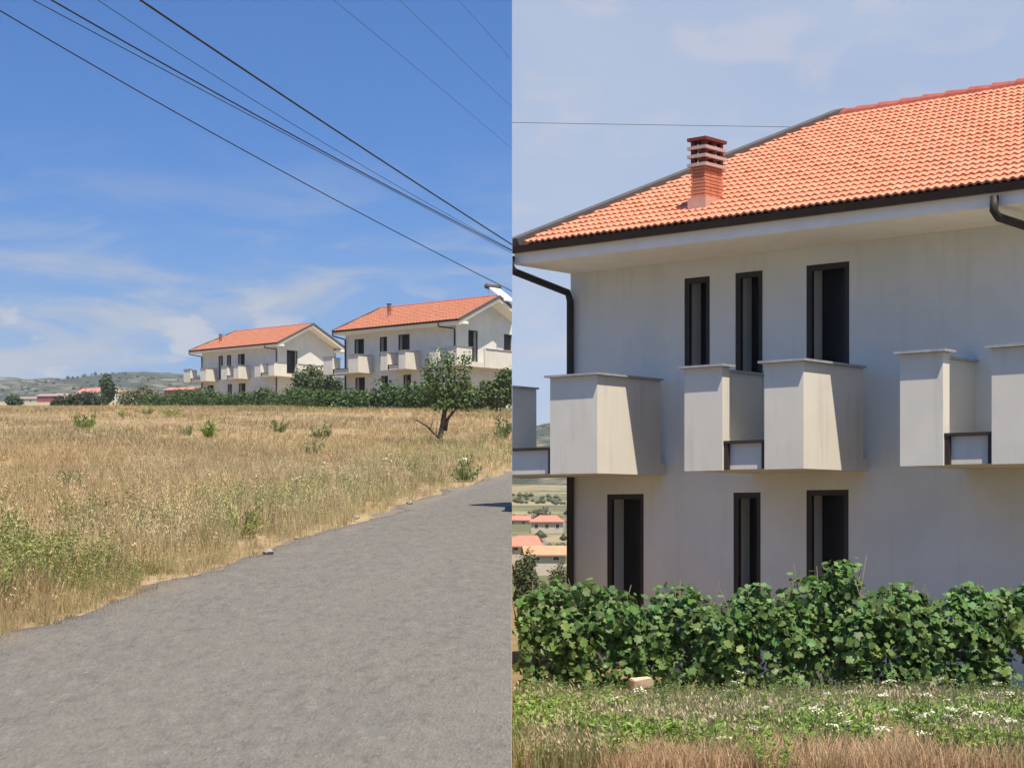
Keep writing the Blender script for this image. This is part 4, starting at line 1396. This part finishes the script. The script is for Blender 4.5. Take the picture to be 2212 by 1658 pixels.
# vine row in front of the two far houses
def far_vines():
    protos = []
    for k in range(5):
        lobes = [(rng.uniform(-0.5, 0.5), rng.uniform(-0.2, 0.2), rng.uniform(0.5, 1.05), rng.uniform(0.4, 0.75), 0.4, rng.uniform(0.28, 0.5)) for _ in range(5)]
        lobes.append((0, 0, 0.5, 1.2, 0.4, 0.5))
        fo = crown_mesh('foliage', 620, lobes, 0.17, (0.068, 0.115, 0.036), 'quad')
        mb = MB().tube([(0, 0, -0.2), (0.05, 0, 0.4), (0, 0, 0.9)], [0.05, 0.04, 0.02], 6)
        for s in (-1, 1):
            mb.tube([(0.03, 0, 0.5), (s * 0.6, 0, 0.85)], [0.02, 0.008], 5)
        protos.append((fo, mb.mesh('trunk', 'vine_wood')))
    line = [(-37, 188), (-30, 168), (-22, 152), (-17, 140), (-12.5, 122), (-5, 116), (-0.9, 113)]
    pts = []
    for (a, b), (c, d) in zip(line[:-1], line[1:]):
        m = max(1, int(abs(a - c) / 1.05))
        for i in range(m):
            t = i / m
            pts.append((a + (c - a) * t, b + (d - b) * t))
    for (x, Y) in pts:
        Y += rng.uniform(-0.5, 0.5)
        o = empty('grape_vine', (x, Y, float(left_z(x, Y)) - 0.05), rng.uniform(-0.3, 0.3) + (math.pi if rng.uniform() < 0.5 else 0))
        s = rng.uniform(1.0, 1.4)
        o.scale = (s, s, s * rng.uniform(0.9, 1.12))
        tag(o, 'green grape vine in the long row before the two far houses', 'grape vine', 'distant grape vine row')
        fo, tr = protos[rng.integers(0, 5)]
        link('foliage', fo, o)
        link('trunk', tr, o)
far_vines()

# ------------------------------------------------------------------ village
def cottage(name, label, xp, yb, Y, w, d, h, rise, wall, roof, rz=0.0, wins=0, hip=False, zf=None, post=False):
    k = Y / FPX
    x = (xp - CX) / FPX * Y
    z = CAM_Z + (YH - yb) * k
    o = empty(name, (x, Y, z), rz)
    tag(o, label, 'shed' if 'shed' in name else 'house')
    mb = MB().box(-w / 2, w / 2, 0, d, -3, h)
    mb.poly([(w / 2, 0, h), (w / 2, d, h), (w / 2, d / 2, h + rise * 0.97)])
    mb.poly([(-w / 2, d, h), (-w / 2, 0, h), (-w / 2, d / 2, h + rise * 0.97)])
    mb.build('wall', wall, o)
    e = 0.5
    a = w * 0.3 if hip else 0
    mb = MB()
    zl = h - e * rise / (d / 2) + 0.03
    mb.slab([(-w / 2 - e, -e, zl), (w / 2 + e, -e, zl), (w / 2 + e - a, d / 2, h + rise), (-w / 2 - e + a, d / 2, h + rise)], (0, 0, 0.18))
    mb.slab([(-w / 2 - e + a, d / 2, h + rise), (w / 2 + e - a, d / 2, h + rise), (w / 2 + e, d + e, zl), (-w / 2 - e, d + e, zl)], (0, 0, 0.18))
    mb.build('roof', roof, o)
    for i in range(wins):
        cx_ = -w / 2 + (i + 0.5) * w / wins
        f = MB().box(cx_ - 0.5, cx_ + 0.5, -0.06, -0.003, h * 0.35, h * 0.78).build('window', 'white_paint_and_glare', o)
        MB().box(cx_ - 0.42, cx_ + 0.42, -0.09, -0.062, h * 0.38, h * 0.75).build('pane', 'interior', f)
    if post:
        MB().box(w * 0.3, w * 0.3 + 0.5, -1.5, -1.0, -2, h + 0.4).build('post', 'white_paint_and_glare', o)
    return o
cottage('red_shed', 'long low red shed with brown roof on the far left', 118, 872, 850, 17, 9, 3.6, 1.2, 'barn_red', 'barn_roof', R(-8), 0, post=True)
cottage('grey_shed', 'small grey open shed left of the long red shed', 66, 871, 870, 12, 8, 2.2, 1.0, 'far_wall', 'barn_roof', R(-5), 3)
cottage('brown_shed', 'low brown shed between the red shed and the pink-roofed house', 150, 868, 900, 12, 8, 3.2, 1.2, 'barn_red', 'barn_roof', R(10), 0)
cottage('village_house', 'white house with pinkish red roof beside the tall tree', 188, 864, 900, 13, 9, 3.6, 2.4, 'far_wall', 'pink_roof', R(-28), 3)
cottage('red_shed', 'dark red shed left of the farthest house', 386, 868, 700, 12, 9, 4.6, 1.1, 'barn_red', 'pink_roof', R(-18), 0)
cottage('village_house', 'low pale house behind the silvery olive tree', 262, 858, 1000, 10, 8, 3.0, 1.4, 'far_wall', 'tan_roof', R(6), 2)
def rb(Y):
    return float(right_z(0, Y))
cottage('village_house', 'white house with three dark windows and pink roof in the village gap', 1181, 1147, 420, 7.2, 7, 2.2, 1.3, 'far_wall', 'pink_roof', R(-6), 3, hip=True)
cottage('village_house', 'house with wide salmon roof low in the village gap', 1132, 1194, 300, 5.6, 6, 1.2, 1.5, 'far_wall', 'pink_roof', R(-10), 2, hip=True)
cottage('village_house', 'house with long tan roof lowest in the village gap', 1180, 1216, 260, 5.4, 6, 1.2, 1.1, 'far_wall', 'tan_roof', R(4), 2)
cottage('village_house', 'small house with red roof highest at the left of the village gap', 1118, 1138, 470, 6.0, 6, 1.8, 1.0, 'far_wall', 'pink_roof', R(5), 2)
def right_bush(label, xp, yb, w, h, Y, n, size, col, name='tree'):
    k = Y / FPX
    x = (xp - CX) / FPX * Y
    W, H = w * k, h * k
    lobes = [(0, 0, 0.1 * H, 0.42 * W, 0.4 * W, 0.3 * H), (0, 0, 0.45 * H, 0.4 * W, 0.4 * W, 0.4 * H), (0.15 * W, 0, 0.75 * H, 0.24 * W, 0.24 * W, 0.25 * H), (-0.25 * W, 0, 0.5 * H, 0.25 * W, 0.25 * W, 0.3 * H), (0.28 * W, 0, 0.35 * H, 0.22 * W, 0.22 * W, 0.3 * H)]
    return tree(name, label, 'tree', (x, Y, CAM_Z + (YH - yb) * k), [([(0, 0, -2.5), (0, 0, 0.5 * H)], [0.03 * H, 0.02 * H])], lobes, n, size, col, side=1)
right_bush('dark leafy tree at the left below the village roofs', 1134, 1296, 62, 116, 75, 2400, 0.12, (0.07, 0.095, 0.045))
right_bush('dark round tree above the white village house', 1170, 1118, 44, 26, 480, 500, 0.45, (0.06, 0.08, 0.045))
right_bush('pale tree right of the lowest village roof', 1206, 1280, 46, 70, 120, 900, 0.2, (0.12, 0.13, 0.075))

# scrub on the hills: far too many to count
def scrub(name, label, pts, side, zmin, zmax):
    P = np.array(pts)
    n = len(P)
    oct_v = np.array([(1, 0, 0), (-1, 0, 0), (0, 1, 0), (0, -1, 0), (0, 0, 1), (0, 0, -0.5)], float)
    oct_f = np.array([(0, 2, 4), (2, 1, 4), (1, 3, 4), (3, 0, 4), (2, 0, 5), (1, 2, 5), (3, 1, 5), (0, 3, 5)])
    s = rng.uniform(zmin, zmax, (n, 1, 1)) * rng.uniform(0.75, 1.25, (n, 6, 3))
    V = (P[:, None] + oct_v[None] * s).reshape(-1, 3)
    V[:, 0] = np.minimum(V[:, 0], -0.01) if side < 0 else np.maximum(V[:, 0], 0.01)
    F = (oct_f[None] + (np.arange(n) * 6)[:, None, None]).reshape(-1, 3)
    C = np.repeat(jitter_col((0.06, 0.08, 0.04), n, 0.35, 0.1), 6, 0)
    o = link(name, np_mesh(name, V, F, C, 'foliage'))
    o['kind'] = 'stuff'
    tag(o, label, 'scrub')
def on_hill(H, n, lo, hi):
    i = rng.integers(int(lo * H.shape[0]), int(hi * H.shape[0]), n)
    j = rng.integers(0, H.shape[1], n)
    return H[i, j] + np.stack([rng.normal(0, 5, n), rng.normal(0, 6, n), np.zeros(n)], 1)
p1 = on_hill(HN, 2600, 0.05, 0.45)
scrub('hillside_scrub', 'dark scrub dotted over the hills behind the field', p1[wav(p1[:, 0], p1[:, 1], 60) > -0.3], -1, 0.8, 2.2)
p2 = on_hill(HR, 2400, 0.02, 0.55)
scrub('village_scrub', 'dark scrub and trees dotted over the hill behind the village', p2[wav(p2[:, 0], p2[:, 1], 60) > -0.3], 1, 0.7, 1.9)

Yv = rng.uniform(110, 760, 700)
Xv = rng.uniform(0.0, 0.12, 700) * Yv
p3 = np.stack([Xv, Yv, right_z(Xv, Yv) + 0.4], 1)
scrub('valley_bushes', 'small bushes scattered over the fields around the village', p3[(wav(Xv, Yv, 30) > 0.1)], 1, 0.5, 1.5)
# ------------------------------------------------------------------ overhead cables
def cable(name, label, pts, Ya, Yb, dia, side=-1, ext=0.25):
    """pts: direction samples; depth runs evenly (in 1/Y) from Ya at the first to Yb at the last"""
    pts = list(pts)
    x0, x1 = pts[0][0], pts[-1][0]
    W = []
    xs = np.linspace(x0 - ext * (x1 - x0), x1, 40)
    co = np.polyfit([p[0] for p in pts], [p[1] for p in pts], min(2, len(pts) - 1))
    for x in xs:
        t = (x - x0) / (x1 - x0)
        Y = 1 / ((1 - t) / Ya + t / Yb)
        W.append(px(x, float(np.polyval(co, x)), Y))
    o = MB().tube(W, dia / 2, 6).build(name, 'cable_black', None, None, True)
    tag(o, label, 'cable', 'overhead cables')
E_ = 1105.3
cable('overhead_cable', 'thick black overhead cable, the uppermost of the heavy ones', [(306, 0), (568, 186), (844, 352), (E_, 531)], 20, 36, 0.025)
cable('overhead_cable', 'thick black overhead cable crossing the middle of the blue sky', [(108, 0), (322, 118), (523, 234), (784, 374.5), (E_, 541)], 20, 36, 0.019)
cable('overhead_cable', 'thin cable running just under the middle overhead cable', [(70, 0), (322, 134), (523, 240), (784, 379), (E_, 546)], 20, 36, 0.011)
cable('overhead_cable', 'lowest black overhead cable ending near the solar heater', [(0, 25), (302, 196), (583, 357), (855, 503), (E_, 627)], 22, 38, 0.016)
cable('overhead_cable', 'thin grey overhead cable between the two heavy cables', [(209, 0), (452, 156), (754, 339), (955, 462), (E_, 537)], 20, 36, 0.008)
cable('overhead_cable', 'faint thin wire, leftmost of three at the upper right of the blue sky', [(719, 0), (844, 103), (1000, 231), (E_, 322)], 24, 36, 0.005)
cable('overhead_cable', 'faint thin wire, middle of three at the upper right of the blue sky', [(862, 0), (995, 128), (E_, 232)], 24, 36, 0.005)
cable('overhead_cable', 'faint thin wire in the top right corner of the blue sky', [(988, 0), (1045, 62), (E_, 131)], 24, 36, 0.005)
cable('overhead_cable', 'thin wire crossing the pale sky behind the near roof', [(1105.8, 265), (1400, 270), (1800, 276)], 48, 48, 0.013, 1, 0.0)

# ------------------------------------------------------------------ small things
def rock(name, label, cat, loc, sx, sy, sz, mat, seed):
    bm = bmesh.new()
    bmesh.ops.create_icosphere(bm, subdivisions=2, radius=1)
    r = random.Random(seed)
    for v in bm.verts:
        k = 1 + r.uniform(-0.18, 0.18)
        v.co = Vector((v.co.x * sx * k, v.co.y * sy * k, v.co.z * sz * k))
    me = bpy.data.meshes.new(name)
    bm.to_mesh(me); bm.free()
    me.materials.append(MATS[mat])
    o = link(name, me)
    o.location = loc
    return tag(o, label, cat)
def block():
    Y = 18.0
    x = (1372 - CX) / FPX * Y
    bm = bmesh.new()
    bmesh.ops.create_cube(bm, size=1)
    for v in bm.verts:
        v.co = Vector((v.co.x * 0.2, v.co.y * 0.12, v.co.z * 0.09))
    bmesh.ops.bevel(bm, geom=bm.edges[:], offset=0.01, segments=2, affect='EDGES')
    for v in bm.verts:
        v.co += Vector((random.uniform(-1, 1), random.uniform(-1, 1), random.uniform(-1, 1))) * 0.004
    me = bpy.data.meshes.new('stone_block')
    bm.to_mesh(me); bm.free()
    me.materials.append(MATS['stone_block'])
    o = link('stone_block', me)
    o.location = (x, 17.2, 0.12)
    o.rotation_euler = (R(6), R(-3), R(20))
    tag(o, 'pale brown stone block lying under the near vines', 'stone')
block()
for (xp, yp, s, lab) in ((580, 1203, 0.055, 'dark stone lying on the cracked road edge'), (640, 1172, 0.03, 'small flat stone beside the road edge above the dark stone'), (770, 1126, 0.04, 'flat stone at the road edge below the dry grass'), (885, 1093, 0.045, 'flat broken asphalt chip on the far road edge')):
    Y = 6400.0 / (yp - 852)
    x = (xp - CX) / FPX * Y
    rock('road_stone', lab, 'stone', (x, Y, float(left_z(x, Y)) + 0.045 + s * 0.2), s, s * 0.8, s * 0.6, 'pebble', int(xp))

# ------------------------------------------------------------------ air
def haze():
    o = MB().box(-3600, 3600, -60, 4400, -14, 330).build('haze', None)
    m = bpy.data.materials.new('haze')
    m.use_nodes = True
    nt = m.node_tree
    nt.nodes.clear()
    out = nt.nodes.new('ShaderNodeOutputMaterial')
    v = nt.nodes.new('ShaderNodeVolumePrincipled')
    v.inputs['Color'].default_value = (0.80, 0.88, 1.0, 1)
    v.inputs['Density'].default_value = 0.00013
    v.inputs['Anisotropy'].default_value = 0.0
    nt.links.new(v.outputs[0], out.inputs['Volume'])
    o.data.materials.append(m)
    o['kind'] = 'stuff'
    tag(o, 'thin pale summer haze lying over the fields and hills', 'haze')
haze()
